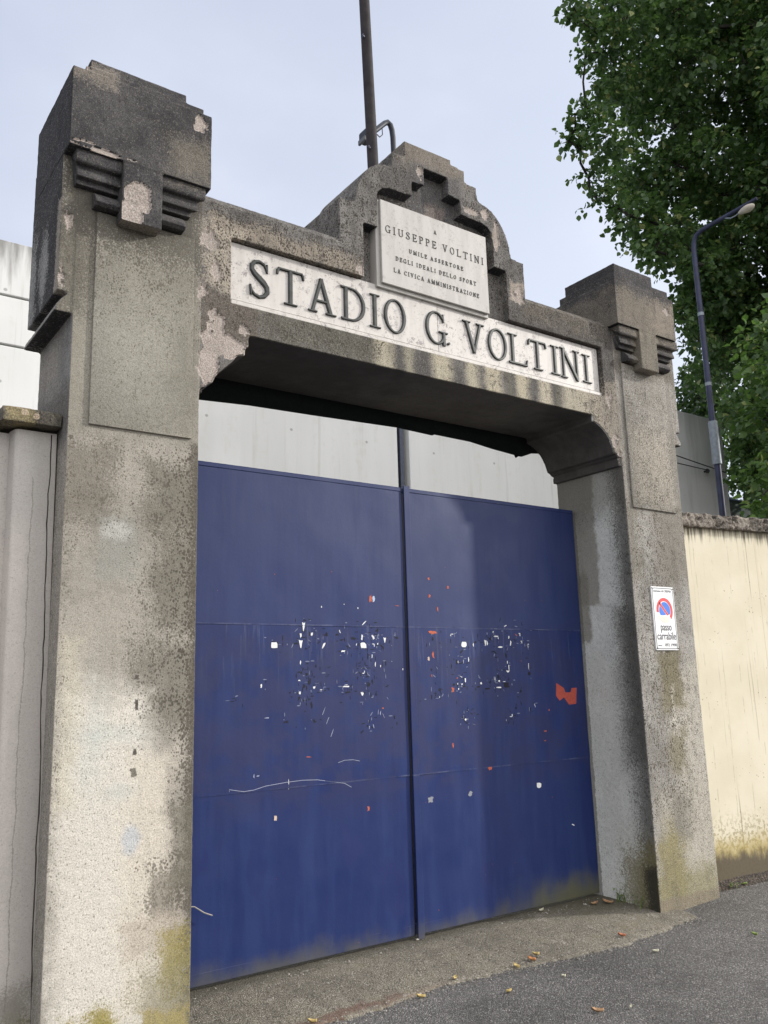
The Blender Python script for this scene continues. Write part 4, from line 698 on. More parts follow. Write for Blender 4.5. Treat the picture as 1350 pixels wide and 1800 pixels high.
lo = [(RX-.052, RZ+.034), (RX-.06, RZ+.012), (RX-.062, RZ-.012), (RX-.05, RZ-.034), (RX-.02, RZ-.034), (RX+.012, RZ-.031)]
k.prism(up, PY-.0012, PY+.001); k.prism(lo, PY-.0012, PY+.001); k.build('blue_field', m_signblue, park)
k = MB(); k.prism(circ(RR-.002, 200, 300, 24) + [(RX+.04, RZ-.045), (RX-.06, RZ-.040)], PY-.0008, PY+.001); k.build('faded_ring', m_faded, park)
def text_part(txt, x0, x1, z0, h, parent, mat, y, name='lettering', bold=.0):
    cu = bpy.data.curves.new('txt', 'FONT'); cu.body = txt; cu.size = 1.0; cu.extrude = .002; cu.offset = bold
    o = bpy.data.objects.new('txt', cu); COL.objects.link(o)
    dg = bpy.context.evaluated_depsgraph_get(); me = bpy.data.meshes.new_from_object(o.evaluated_get(dg))
    bpy.data.objects.remove(o); bpy.data.curves.remove(cu)
    n = len(me.vertices); a = np.empty(n*3, np.float32); me.vertices.foreach_get('co', a); a = a.reshape(-1, 3)
    cap = .72; wx = a[:, 0].max()-a[:, 0].min(); x_ = a[:, 0].min()
    out = np.empty_like(a)
    out[:, 0] = x0+(a[:, 0]-x_)/wx*(x1-x0); out[:, 2] = z0+a[:, 1]/cap*h; out[:, 1] = y-a[:, 2]*.3
    me.vertices.foreach_set('co', out.ravel()); me.update(); me.materials.clear()
    return link(name, me, mat, parent)
TY = PY-.0006
text_part('comune di CREMA', 5.250, 5.456, 2.122, .017, park, m_signblack, TY)
text_part('passo', 5.300, 5.424, 1.842, .056, park, m_signblack, TY, bold=.004)
text_part('carrabile', 5.252, 5.466, 1.776, .056, park, m_signblack, TY, bold=.004)
text_part('aut.n.', 5.254, 5.300, 1.729, .012, park, m_signblack, TY)
text_part('092 1998', 5.333, 5.466, 1.727, .022, park, m_signblack, TY, bold=.002)
for x, z in ((PX0+.008, PZ1-.012), (PX1-.008, PZ1-.012), (PX0+.01, PZ0+.012), (PX1-.01, PZ0+.012)):
    k = MB(); k.tube([(x, PY+.002, z), (x, PY-.004, z)], .0045, 8); k.build('screw', m_signblack, park)

# ------------------------------------------------------------------ the blue gate
def gate_paint():
    M = Mat('gate_blue_paint')
    base = (.009, .021, .098)
    stre = M.noise(5, 5, .6, M.vec(2.2, 1, .25)); st2 = M.noise(16, 4, .6, M.vec(2.4, 1, .18, off=(3, 0, 1))); big = M.noise(1.3, 4, .55, M.vec(off=(5, 2, 3))); med = M.noise(7, 5, .6); fi = M.noise(60, 3)
    col = M.mix(base, (.014, .029, .115), M.step(stre, .36, .66))
    fade = M.mul(M.add(M.mul(M.step(M.z, 1.866, 1.873), .55), M.mul(M.step(M.add(M.z, M.mul(M.sub(stre, .5), .55)), 1.9, 2.6), .45)), M.step(M.add(M.mul(big, .6), M.mul(st2, .4)), .34, .6, .35, 1))
    col = M.mix(col, (.029, .040, .106), M.mul(fade, .75))
    # chalky drips just under the upper seam
    d1 = M.mul(M.step(M.z, 1.35, 1.86), M.step(M.z, 1.872, 1.866))
    col = M.mix(col, (.09, .105, .18), M.mul(M.mul(d1, M.step(st2, .56, .72)), .6))
    # scuffed line on the seams
    for zz in (1.872, .947):
        ln = M.mul(M.step(M.math('ABSOLUTE', M.sub(M.add(M.z, M.mul(M.sub(med, .5), .006)), zz)), .007, .001), M.step(M.noise(4, 5, .7, M.vec(1, 1, .3)), .42, .68))
        col = M.mix(col, (.25, .27, .36), M.mul(ln, .3))
    # dark old paint touch-ups low down, purple-brown patch of removed posters
    t = M.mul(M.step(M.noise(3.2, 3, .5, M.vec(1, 1, .7, off=(1, 1, 8))), .57, .62), M.step(M.z, .95, .6))
    col = M.mix(col, (.012, .022, .10), M.mul(t, .7))
    pz = M.mul(M.step(M.math('ABSOLUTE', M.sub(M.z, 1.35)), .62, .40), M.step(med, .35, .6))
    col = M.mix(col, (.028, .028, .075), M.mul(pz, .45))
    # road dirt and moss along the bottom
    dz = M.add(M.z, M.mul(M.sub(M.noise(4.5, 5, .6, M.vec(1, 1, .6)), .5), .32))
    col = M.mix(col, (.10, .095, .06), M.mul(M.step(dz, .12, -.05), .65))
    col = M.mix(col, (.12, .115, .04), M.mul(M.mul(M.step(dz, .24, .06), M.step(M.x, 4.0, 4.7)), .6))
    # tiny rust pin holes
    vd = M.vor(11, v=M.vec(1, 1, .8))
    rs = M.mul(M.step(vd, .045, .03), M.step(M.noise(3, 2), .52, .6))
    col = M.mix(col, (.25, .075, .03), M.mul(rs, .8))
    h = M.add(M.mul(M.noise(2.2, 2, .5, M.vec(1, 1, .8)), 1.0), M.mul(fi, .02))
    nb = M.bump(h, .22, .06); nb = M.bump(M.add(fi, M.mul(M.noise(200, 2), .6)), .08, .002, nb)
    r = M.step(M.add(M.mul(big, .4), M.mul(med, .6)), .3, .7, .40, .58)
    return M.finish(col, r, nb, 0, .27)
m_gate = gate_paint()
m_gatedark = plain('gate_dark_edge', (.012, .014, .035), .5)
m_rail = stucco('gate_rusty_rail', (.12, .11, .085), (.075, .062, .045), [(1.7, 5.0, -.1, .02, .02, .03, (.05, .04, .03), .8, .2)], pits=.6, bump=.4, seed=14)
m_paper = plain('scrap_white', (.70, .71, .70), .8, var=.08, scale=90)
m_glue = plain('scrap_navy', (.0035, .004, .012), .75, var=.3, scale=90)
m_rust = plain('scrap_red', (.42, .10, .055), .75, var=.2, scale=120)
m_scr = plain('scrap_pale', (.30, .32, .42), .7, var=.2, scale=200)
m_res = plain('residue_pale', (.15, .17, .25), .75, var=.3, scale=300)
m_grey = plain('scrap_grey', (.22, .23, .26), .7, var=.1, scale=90)
m_pinkp = plain('scrap_cream', (.55, .42, .34), .8, var=.15, scale=120)
m_lblue = plain('scrap_light_blue', (.36, .44, .60), .7, var=.1, scale=90)
GY = .512
def leaf_gate(x0, x1, label, cat='gate'):
    g = empty('gate_leaf', ((x0+x1)/2, GY+.02, 0), label, cat)
    # three sheets, each lapping over the one below
    for i, (z0, z1) in enumerate(((.055, .952), (.944, 1.876), (1.868, 2.79))):
        y = GY+.0045-.0022*i
        nx = 40; nz = 14; V = []; F = []
        for yy in (y, y+.003):
            for a in range(nx+1):
                for b in range(nz+1):
                    x = x0+(x1-x0)*a/nx; z = z0+(z1-z0)*b/nz
                    edge = 1-min(1, min(b, nz-b)/1.5)
                    dy = .0035*mnoise.noise(Vector((x*1.6, i*5, z*1.4)))*(1-edge*.5) - .0025*edge*max(0, mnoise.noise(Vector((x*4.5, i*3+9, 0))))
                    V.append((x, yy+dy, z))
        q = (nz+1); N = (nx+1)*q
        for a in range(nx):
            for b in range(nz):
                v = a*q+b
                F.append((v, v+q, v+q+1, v+1)); F.append((v+N, v+N+1, v+q+N+1, v+q+N))
        for a in range(nx):
            for b in (0, nz):
                v = a*q+b; F.append((v, v+N, v+q+N, v+q))
        for b in range(nz):
            for a in (0, nx):
                v = a*q+b; F.append((v, v+1, v+N+1, v+N))
        k = MB(); me = raw_mesh('sheet', V, F); k.bm.from_mesh(me); bpy.data.meshes.remove(me)
        k.build('steel_sheet', m_gate, g, 40)
    MB().box(x0, x1, GY-.004, GY+.04, 2.772, 2.800).bevel(.003, 1).build('top_rail', m_gate, g)
    MB().box(x0, x1, GY+.004, GY+.05, .012, .075).bevel(.003, 1).build('bottom_rail', m_gate, g)
    for xa in (x0+.01, (x0+x1)/2, x1-.06):
        MB().box(xa, xa+.05, GY+.012, GY+.06, .06, 2.77).build('back_post', m_gatedark, g)
    return g
gl = leaf_gate(1.60, 3.372, 'dark blue steel gate leaf with a long chalk scratch, beside the cream pillar')
gr = leaf_gate(3.392, 5.03, 'blue steel gate leaf with the centre strip and a bright red paint mark')
MB().box(3.384, 3.434, GY-.016, GY-.001, -.01, 2.812).bevel(.003, 2).build('cover_strip', m_gate, gr)
MB().box(3.373, 3.383, GY+.012, GY+.03, .01, 2.80).build('meeting_edge', m_gatedark, gl)
def blob(cx, cz, w, h, rot, rng, n=7, ragged=.28):
    P = []
    for i in range(n):
        a = 2*math.pi*i/n+rng.uniform(-.25, .25)
        c, s = math.cos(a), math.sin(a); m = max(abs(c), abs(s))
        k = (1/m)*.5*(1-rng.random()*ragged)
        x, z = c*k*w, s*k*h
        ca, sa = math.cos(R(rot)), math.sin(R(rot))
        P.append((cx+x*ca-z*sa, cz+x*sa+z*ca))
    return P
KIND = {'w': ('paper_scrap', m_paper), 't': ('paper_scrap', m_paper), 'd': ('glue_mark', m_glue), 'o': ('paint_chip', m_rust), 's': ('scratch', m_scr), 'g': ('sticker', m_grey), 'p': ('paint_chip', m_pinkp), 'l': ('sticker', m_lblue)}
rng = random.Random(4)
def gate_y(x, z):
    i, z0, z1 = (2, 1.868, 2.79) if z > 1.872 else ((1, .944, 1.876) if z > .948 else (0, .055, .952))
    b = (z-z0)/(z1-z0)*14; edge = 1-min(1, max(0, min(b, 14-b)/1.5))
    return GY+.0045-.0022*i + .0035*mnoise.noise(Vector((x*1.6, i*5, z*1.4)))*(1-edge*.5) - .0025*edge*max(0, mnoise.noise(Vector((x*4.5, i*3+9, 0))))
for L, g in ((SCRAPS_L, gl), (SCRAPS_R, gr)):
    for kind, x, z, w_, h_, rot in L:
        nm, mt = KIND[kind]
        if kind == 't': P = [(x-w_/2, z+h_/2), (x-w_*.1, z-h_/2), (x+w_*.12, z-h_*.45), (x+w_/2, z+h_*.46), (x+w_*.1, z+h_*.38)]
        else: P = blob(x, z, w_*1.0, h_*1.0, rot, rng, 7 if min(w_, h_) < .012 else 13, .10 if w_ > .04 and kind == 'w' else (.62 if kind in 'od' else .5))
        k = MB(); k.prism_fn(P, lambda a, b: (a, gate_y(a, b)-.0010, b), lambda a, b: (a, gate_y(a, b)+.0012, b)); k.build(nm, mt, g)
# poster residue: shreds too many to count round the torn posters
for L, g in ((SCRAPS_L, gl), (SCRAPS_R, gr)):
    core = [s for s in L if s[0] in 'wtd' and 1.25 < s[2] < 1.95]
    for nm, mt, cnt in (('pale_residue', m_res, 110), ('dark_residue', m_glue, 170)):
        V = []; F = []
        for _ in range(cnt):
            s = rng.choice(core); x = s[1]+rng.gauss(0, .035); z = s[2]+rng.gauss(0, .03)
            if not (1.72 < x < 4.95) or abs(x-3.39) < .06: continue
            a = rng.choice((0, math.pi/2, rng.uniform(0, 3.1))); ln = rng.uniform(.003, .017); wd = rng.uniform(.0012, .004)
            pts = [(-ln, -wd*.3), (-ln*.2, -wd), (ln, -wd*.5), (ln*.8, wd*.4), (ln*.1, wd), (-ln*.7, wd*.6)]; p0 = len(V)
            for u, v in pts:
                xx = x+u*math.cos(a)-v*math.sin(a); zz = z+u*math.sin(a)+v*math.cos(a); V.append((xx, gate_y(xx, zz)-.0007, zz))
            F.append(tuple(range(p0, p0+6)))
        o = link(nm, raw_mesh(nm, V, F), mt, g); o.modifiers.new('s', 'SOLIDIFY').thickness = .0006; o['kind'] = 'stuff'
def ribbon(pts, wd, g, name='scratch', mt=None):
    k = MB(); pts = [Vector((x, 0, z)) for x, z in pts]
    L, Rr = [], []
    for i, p in enumerate(pts):
        t = (pts[min(i+1, len(pts)-1)]-pts[max(i-1, 0)]).normalized(); n = Vector((-t.z, 0, t.x))*wd/2
        L.append((p.x+n.x, p.z+n.z)); Rr.append((p.x-n.x, p.z-n.z))
    k.prism_fn(L+Rr[::-1], lambda a, b: (a, gate_y(a, b)-.0010, b), lambda a, b: (a, gate_y(a, b)+.0012, b)); return k.build(name, mt or m_scr, g)
ribbon(SCRATCH1, .0028, gl); ribbon(SCRATCH2, .0024, gl)
k = MB(); k.prism_fn(REDMARK, lambda a, b: (a, gate_y(a, b)-.0011, b), lambda a, b: (a, gate_y(a, b)+.0012, b)); k.build('paint_chip', plain('scrap_bright_red', (.36, .065, .045), .7, var=.12, scale=60), gr)
k = MB(); k.tube([(1.80, .49, .45), (1.87, .485, .418), (1.93, .48, .41), (1.985, .48, .372), (2.03, .478, .352)], .0035, 6)
tag(k.build('cord', plain('cord_grey', (.32, .30, .28), .9)), 'short frayed grey cord hanging out between the cream pillar and the gate', 'cord')
# dark shade cloth behind the lintel
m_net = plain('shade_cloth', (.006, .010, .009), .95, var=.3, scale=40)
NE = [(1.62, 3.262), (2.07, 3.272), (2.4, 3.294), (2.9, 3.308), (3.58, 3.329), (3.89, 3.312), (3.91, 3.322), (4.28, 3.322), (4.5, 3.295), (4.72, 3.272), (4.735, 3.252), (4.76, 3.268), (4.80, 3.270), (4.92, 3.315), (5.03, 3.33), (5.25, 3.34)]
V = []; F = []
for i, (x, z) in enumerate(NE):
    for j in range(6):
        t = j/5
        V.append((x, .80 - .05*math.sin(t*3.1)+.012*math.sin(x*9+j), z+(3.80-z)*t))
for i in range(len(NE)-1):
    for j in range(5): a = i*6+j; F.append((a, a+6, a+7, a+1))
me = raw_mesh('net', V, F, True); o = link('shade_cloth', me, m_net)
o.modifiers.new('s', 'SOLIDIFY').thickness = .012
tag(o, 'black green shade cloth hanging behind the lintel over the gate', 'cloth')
MB().box(1.62, 5.2, .70, .82, 3.80, 3.88).build('cloth_batten', m_net, o)

# ------------------------------------------------------------------ boundary walls
m_lwall = stucco('wall_smooth_concrete', (.52, .465, .395), (.45, .405, .35), [
    (.82, 1.06, 2.3, 2.72, .10, .15, (.38, .365, .34), .8, 0), (.98, 1.06, -.1, 2.3, .05, .10, (.42, .40, .37), .8, 0),
    (.955, .99, -.1, 2.8, .03, .05, (.31, .295, .265), .5, 0),
    (.9475, .9525, .2, 2.5, .0025, .02, (.17, .16, .14), .55, .5),
    (.9, 1.06, -.1, .30, .06, .10, (.19, .18, .15), .8, .2), (.86, 1.06, -.1, .14, .05, .08, (.15, .14, .06), .8, .2),
    ], pits=.22, bump=.14, seed=21, grain=.15, dirt=(.06, .055, .05), dirt_lo=.66)
m_crack = plain('crack_dark', (.03, .027, .024), .95)
m_coping = stucco('coping_mossy', (.17, .15, .115), (.085, .075, .058), [(.80, .93, 2.74, 2.83, .02, .05, (.24, .20, .11), .8, .5), (.87, .90, 2.78, 2.81, .004, .02, (.46, .37, .27), .9, .2, 'ell'), (.92, .95, 2.77, 2.80, .004, .02, (.46, .37, .27), .9, .2, 'ell')], pits=.7, bump=.7, seed=22, dirt=(.03, .027, .022))
lw = empty('boundary_wall', (.2, .35, -.1), 'grey smooth concrete boundary wall with a pilaster and dark coping beside the cream pillar', 'wall')
MB().box(-9.0, .885, .21, .42, -.25, 2.72).build('wall_panel', m_lwall, lw)
# pilaster next to the pillar, with the crack as a real gap
k = MB()
pl_ = [(.86, .21), (.872, .152), (.885, .142), (1.060, .142), (1.060, .42), (.86, .42)]
k.prism_fn(pl_, lambda x, y: (x+.015, y, -.25), lambda x, y: (x-.012, y, 2.73)); k.bevel(.004, 2); k.build('pilaster', m_lwall, lw, 40)
V = []; 
k = MB(); pts = []
rr = random.Random(3); x = 1.036
for i in range(60):
    z = 2.72-i*.048; x += rr.uniform(-.0035, .0035); x = min(1.045, max(1.022, x)); pts.append((x-.012+.027*(2.72-z)/2.95, z))
L_ = [(x-.0016-.0016*rr.random(), z) for x, z in pts]; R_ = [(x+.0016+.0016*rr.random(), z) for x, z in pts]
k.prism(L_+R_[::-1], .1405, .146); k.build('crack', m_crack, lw)
k = MB(); k.box(.785, 1.052, .075, .46, 2.745, 2.815)
link('coping', erode(k.mesh(), .006, .003, .003, 1, 3), m_coping, lw)
k = MB(); k.box(-9.0, .80, .15, .50, 2.735, 2.80)
k.bevel(.01, 2).build('coping', m_coping, lw, 40)

m_ywall = None
def yellow_wall():
    M = Mat('wall_yellow_render')
    n = M.noise(2.2, 4, .55); f = M.noise(40, 3, .6)
    col = M.mix((.64, .585, .445), (.70, .645, .505), M.step(n, .35, .65))
    # thin runs of dirty water
    s1 = M.noise(1.0, 5, .6, M.vec(17, 17, .22)); s2 = M.noise(1.0, 4, .6, M.vec(40, 40, .5, off=(2, 0, 5)))
    col = M.mix(col, (.42, .345, .23), M.mul(M.step(s1, .60, .68), .5))
    col = M.mix(col, (.22, .17, .11), M.mul(M.mul(M.step(s2, .62, .68), M.step(M.noise(3, 3, .6, M.vec(1, 1, .5)), .46, .58)), .7))
    bd = M.math('ABSOLUTE', M.sub(M.math('FRACT', M.mul(M.add(M.x, M.mul(M.sub(M.noise(2.5, 3), .5), .03)), 5.4)), .5))
    col = M.mix(col, (.30, .25, .17), M.mul(M.mul(M.step(bd, .035, .008), M.step(M.noise(1.0, 5, .75, M.vec(5, 5, 7)), 47e-2, .62)), .42))
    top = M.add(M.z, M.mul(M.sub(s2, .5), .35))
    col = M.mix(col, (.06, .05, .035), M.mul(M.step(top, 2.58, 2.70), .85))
    sp = M.step(M.add(M.vor(26), M.mul(M.sub(f, .5), .4)), .14, .07)
    col = M.mix(col, (.10, .08, .055), M.mul(M.mul(sp, M.step(M.noise(5, 3), .52, .62)), .8))
    b = M.add(M.z, M.mul(M.sub(M.noise(9, 5, .7, M.vec(1.6, 1, .5)), .5), .22))
    col = M.mix(col, (.35, .30, .18), M.mul(M.mul(M.step(b, .52, .32), M.step(f, .5, .56)), .8))
    col = M.mix(col, (.37, .28, .07), M.mul(M.step(b, .36, .20), .7))
    col = M.mix(col, (.09, .075, .06), M.mul(M.step(b, .235, .13), .9))
    return M.finish(col, .88, M.bump(M.add(M.mul(f, .6), M.mul(M.noise(150, 2), .5)), .18, .006), spec=.2)
m_ywall = yellow_wall()
m_coping2 = stucco('coping_eroded', (.27, .23, .18), (.13, .112, .09), [], pits=.9, bump=1.0, seed=23, dirt=(.02, .018, .015), dirt_lo=.52, pit_scale=34)
rw = empty('boundary_wall', (7.5, .1, -.1), 'pale yellow rendered boundary wall with a crumbling brown coping', 'wall')
def rwy(x): return .20 - .155*(x-5.7)
k = MB(); X2 = 11.0
k.prism_fn([(5.62, rwy(5.62)), (X2, rwy(X2)), (X2, rwy(X2)+.22), (5.62, rwy(5.62)+.22)], lambda x, y: (x, y, -.25), lambda x, y: (x, y, 2.72))
k.build('wall_panel', m_ywall, rw)
k = MB()
k.prism_fn([(5.68, rwy(5.68)-.045), (8.6, rwy(8.6)-.045), (8.6, rwy(8.6)+.27), (5.68, rwy(5.68)+.27)], lambda x, y: (x, y, 2.690), lambda x, y: (x, y, 2.800))
me = erode(k.mesh(), .010, .012, .010, 1, 8)
for v in me.vertices:                         # eaten-away front edge
    p = v.co; d = mnoise.noise(p*16)+.6*mnoise.noise(p*38)
    if p.y < rwy(p.x)+.05 and d > .1: v.co.y += min(.035, (d-.1)*.07)
    if p.z > 2.78: v.co.z += .012*mnoise.noise(p*11)
link('coping', me, m_coping2, rw)

# ------------------------------------------------------------------ ground
def ground_mat(name, a, b, c, scale, moss=None, bumpk=.8, edge_dirt=False):
    M = Mat(name)
    cellc = M.t.nodes.new('ShaderNodeSeparateColor'); M.put(cellc.inputs[0], M.vor(scale, 'Color'))
    vd = M.vor(scale); big = M.noise(1.2, 5, .6); med = M.noise(9, 4, .6); fi = M.noise(scale*3, 2, .6)
    g = cellc.outputs[0]
    col = M.mix(a, b, M.step(M.add(M.mul(g, .8), M.mul(fi, .3)), .25, .95))
    col = M.mix(col, c, M.mul(M.step(cellc.outputs[1], .90, .97), .8))
    k = M.step(M.add(M.mul(big, .65), M.mul(med, .35)), .36, .64, .72, 1.18)
    cc = M.t.nodes.new('ShaderNodeCombineColor')
    for i in range(3): M.t.links.new(k, cc.inputs[i])
    col = M.mix(col, cc.outputs[0], 1.0, 'MULTIPLY')
    col = M.mix(col, tuple(q*.28 for q in a), M.mul(M.step(vd, .45, .75), .8))
    if moss: col = M.mix(col, moss, M.mul(M.step(M.add(M.mul(med, .5), M.mul(big, .5)), .52, .64), .55))
    if edge_dirt:
        e = M.add(M.y, M.mul(M.sub(med, .5), .22))
        col = M.mix(col, (.055, .05, .036), M.mul(M.step(e, .36, .52), .75))
        col = M.mix(col, (.075, .07, .042), M.mul(M.mul(M.step(e, .10, .30), M.step(M.x, 4.2, 4.8)), .65))
        col = M.mix(col, (.13, .075, .055), M.mul(M.mul(M.step(M.math('ABSOLUTE', M.add(e, .12)), .06, .02), M.step(M.x, 3.3, 2.5)), .7))
        col = M.mix(col, (.34, .32, .28), M.mul(M.step(M.noise(13, 4, .75), .60, .68), .5))
    h = M.add(M.mul(M.step(vd, .75, .05), 1.0), M.mul(fi, .35)); h = M.add(h, M.mul(g, .4))
    return M.finish(col, .85, M.bump(h, bumpk, .008), spec=.35)
m_asphalt = ground_mat('asphalt', (.108, .104, .100), (.20, .193, .185), (.38, .365, .34), 118)
m_apron = ground_mat('apron_gravel_concrete', (.175, .158, .125), (.245, .222, .178), (.42, .39, .33), 130, (.14, .125, .075), .5, True)
m_soil = ground_mat('soil', (.05, .04, .032), (.085, .07, .055), (.16, .12, .09), 60)
def gz(x, y):
    z = -.056 + .006*mnoise.noise(Vector((x*.9, y*.9, 0)))
    if x > 5.2 and y > -1.2: z += .05*min(1, (x-5.2)/1.5)*min(1, max(0, (y+1.2)/1.2))
    return z
xs = np.concatenate([np.array([-120, -50, -20, -8]), np.linspace(-2, 10, 80), np.array([14, 25, 60, 140])])
ys = np.concatenate([np.array([-120, -50, -20]), np.linspace(-7, 1.0, 60), np.array([4, 12, 30, 70, 160])])
V = [(x, y, gz(x, y)) for x in xs for y in ys]; ny = len(ys)
F = [(i*ny+j, (i+1)*ny+j, (i+1)*ny+j+1, i*ny+j+1) for i in range(len(xs)-1) for j in range(ny-1)]
tag(link('road', raw_mesh('road', V, F, True), m_asphalt), kind='structure')
# concrete apron sloping from the gate to the asphalt, with a broken edge
edge = [(1.2, -.02), (1.6, -.05), (1.9, -.09), (2.186, -.119), (2.381, -.20), (2.661, -.185), (2.984, -.14), (3.2, -.145), (3.399, -.162), (3.811, -.231), (4.05, -.26), (4.283, -.283), (4.5, -.27), (4.697, -.25), (4.95, -.215), (5.13, -.19), (5.20, -.16), (5.235, -.06), (5.25, .3)]
V = []; F = []; nx = 420; nyy = 26
ex = [e[0] for e in edge]; ey = [e[1] for e in edge]
for i in range(nx+1):
    x = 1.2+(5.25-1.2)*i/nx
    e = float(np.interp(x, ex, ey)) + .030*mnoise.noise(Vector((x*7, 0, 0))) + .020*mnoise.noise(Vector((x*22, 5, 0))) + .010*mnoise.noise(Vector((x*60, 5, 0)))
    for j in range(nyy+1):
        t = j/nyy; y = e+(.72-e)*t
        zt = -.008 - .046*max(0, 1-(y-e)/.62)**1.5 + .004*mnoise.noise(Vector((x*5, y*5, 3))) + .003*mnoise.noise(Vector((x*17, y*17, 7)))
        if j == 0: zt = -.075
        elif j == 1: y = e+.012; zt = -.050+.004*mnoise.noise(Vector((x*23, 1, 3)))
        V.append((x, y, zt))
q = nyy+1
for i in range(nx):
    for j in range(nyy): F.append((i*q+j, (i+1)*q+j, (i+1)*q+j+1, i*q+j+1))
tag(link('apron', raw_mesh('apron', V, F, True), m_apron), kind='structure')
# loose grit along the broken edge and in the corner
rg = random.Random(12); V = []; F = []
for i in range(900):
    if i < 620: x = rg.uniform(1.9, 5.2); y = float(np.interp(x, ex, ey))+rg.gauss(0, .035)
    elif i < 760: x = rg.uniform(1.7, 5.0); y = rg.uniform(.38, .50)
    else: x = rg.uniform(1.8, 5.2); y = rg.uniform(-.3, .45)
    e = float(np.interp(x, ex, ey)); z = (-.008-.046*max(0, 1-(y-e)/.62)**1.5) if y > e else gz(x, y)
    s = rg.uniform(.003, .008)*(1.8 if rg.random() < .06 else 1); p = len(V)
    for k in range(6):
        d = ((1, 0, 0), (-1, 0, 0), (0, 1, 0), (0, -1, 0), (0, 0, .8), (0, 0, -.8))[k]; f = s*rg.uniform(.6, 1.2)
        a = rg.uniform(-.5, .5); V.append((x+(d[0]-d[1]*a)*f, y+(d[1]+d[0]*a)*f, z+d[2]*f+s*.2))
    for a, b, c in ((0, 2, 4), (2, 1, 4), (1, 3, 4), (3, 0, 4), (2, 0, 5), (1, 2, 5), (3, 1, 5), (0, 3, 5)): F.append((p+a, p+b, p+c))
M_ = Mat('grit'); rn = M_.geo.outputs['Random Per Island']
m_grit = M_.finish(M_.mix((.10, .09, .075), (.36, .34, .30), rn), .9)
tag(link('gravel', raw_mesh('grit', V, F), m_grit), 'loose grit scattered along the broken edge of the concrete apron', 'gravel', kind='stuff')
# earth along the foot of the yellow wall
V = []; F = []
for i in range(60):
    x = 5.70+i*.06; y0 = rwy(x)
    for j in range(5):
        y = y0-.13+.045*j+.012*mnoise.noise(Vector((x*6, j, 2)))*(j < 2)
        V.append((x, y, gz(x, y)-.012+.018*j+.010*mnoise.noise(Vector((x*12, y*12, 9)))))
for i in range(59):
    for j in range(4): F.append((i*5+j, (i+1)*5+j, (i+1)*5+j+1, i*5+j+1))
tag(link('soil', raw_mesh('soil', V, F, True), m_soil), kind='structure')

# ------------------------------------------------------------------ stadium wall behind
def stand_mat():
    M = Mat('stand_concrete')
    s = M.noise(1.0, 5, .6, M.vec(2.2, 2.2, .22)); f = M.noise(9, 5, .6); b = M.noise(.5, 3); s2 = M.noise(1.0, 5, .65, M.vec(6, 6, .5, off=(1, 2, 3)))
    col = M.mix((.60, .605, .59), (.66, .665, .655), M.step(M.add(M.mul(s, .5), M.mul(b, .5)), .38, .62))
    col = M.mix(col, (.56, .55, .505), M.mul(M.step(M.add(M.mul(s2, .6), M.mul(f, .4)), .52, .66), .5))
    top = M.add(M.z, M.mul(M.sub(s2, .5), 2.2))
    col = M.mix(col, (.16, .155, .145), M.mul(M.step(top, 6.15, 6.85), .8))
    hx = M.math('ABSOLUTE', M.sub(M.math('FRACT', M.mul(M.x, .8)), .5)); hz = M.math('ABSOLUTE', M.sub(M.math('FRACT', M.mul(M.z, .9)), .5))
    hole = M.step(M.math('SQRT', M.add(M.mul(hx, hx), M.mul(hz, hz))), .022, .012)
    col = M.mix(col, (.2, .2, .19), M.mul(hole, .6))
    col = M.mix(col, (.48, .475, .44), M.mul(M.step(M.noise(1.0, 5, .7, M.vec(9, 9, .28, off=(4, 0, 2))), .55, .68), .5))
    dark = M.step(M.x, 12.5, 13.5)
    col = M.mix(col, (.66, .665, .66), M.mul(dark, .8))
    col = M.mix(col, (.3, .3, .3), M.mul(M.mul(M.step(s, .5, .66), dark), .5))
    return M.finish(col, .9, M.bump(f, .1, .01), spec=.2)
m_stand = stand_mat()
m_steel = plain('steel_grey_blue', (.06, .07, .10), .5, .3)
SW = 6.0; STZ = 6.72
stand = empty('stadium_wall', (6, 6.1, -.1), 'tall pale grey precast concrete stadium wall rising behind the gateway', 'wall')
xb = [-14, -6.5, 0.0, 4.15, 7.44]
for a, b in zip(xb[:-1], xb[1:]):
    for z0, z1 in ((-.2, 5.43), (5.455, 6.03), (6.055, STZ)):
        if a >= 4.0 and z0 > 0: continue
        MB().box(a+.006, b-.006, SW, SW+.2, z0, STZ if a >= 4.0 else z1).bevel(.008, 1).build('wall_panel', m_stand, stand)
for a, b in ((7.66, 11.8), (11.815, 15.87)):
    MB().box(a, b, SW, SW+.22, -.2, STZ+.02).bevel(.012, 1).build('wall_panel', m_stand, stand)
MB().box(7.515, 7.58, SW+.05, SW+.12, -.2, STZ).build('steel_post', m_steel, stand)
MB().box(-14, 15.8, SW+.22, SW+.3, -.2, STZ-.1).build('back_lining', plain('lining_dark', (.05, .05, .05), .9), stand)

# ------------------------------------------------------------------ flagpole and floodlight
m_pole = plain('flagpole_brown', (.032, .028, .030), .7, 0, .15, .3, 9)
fp = empty('flagpole', (3.215, .51, 4.2), 'tall brown metal flagpole rising from behind the pediment', 'flagpole')
k = MB(); k.tube([(3.236, .50, 4.15), (3.209, .50, 5.2), (3.173, .50, 6.5), (3.11, .50, 8.8), (3.08, .5, 9.9)], [.041, .040, .039, .032, .026], 20); k.build('pole', m_pole, fp, 40)
for x, z in ((3.163, 5.245), (3.137, 6.14)):
    k = MB(); k.tube([(x+.03, .49, z), (x-.005, .47, z)], .007, 6); k.tube([(x, .47, z-.012), (x-.012, .47, z), (x, .47, z+.012)], .004, 6); k.build('cleat', m_steel, fp)
m_lampm = plain('lamp_arm_grey', (.022, .027, .04), .5, .1)
fl = empty('floodlight', (3.54, .7, 4.2), 'small floodlight on a bent grey tube behind the flagpole', 'floodlight')
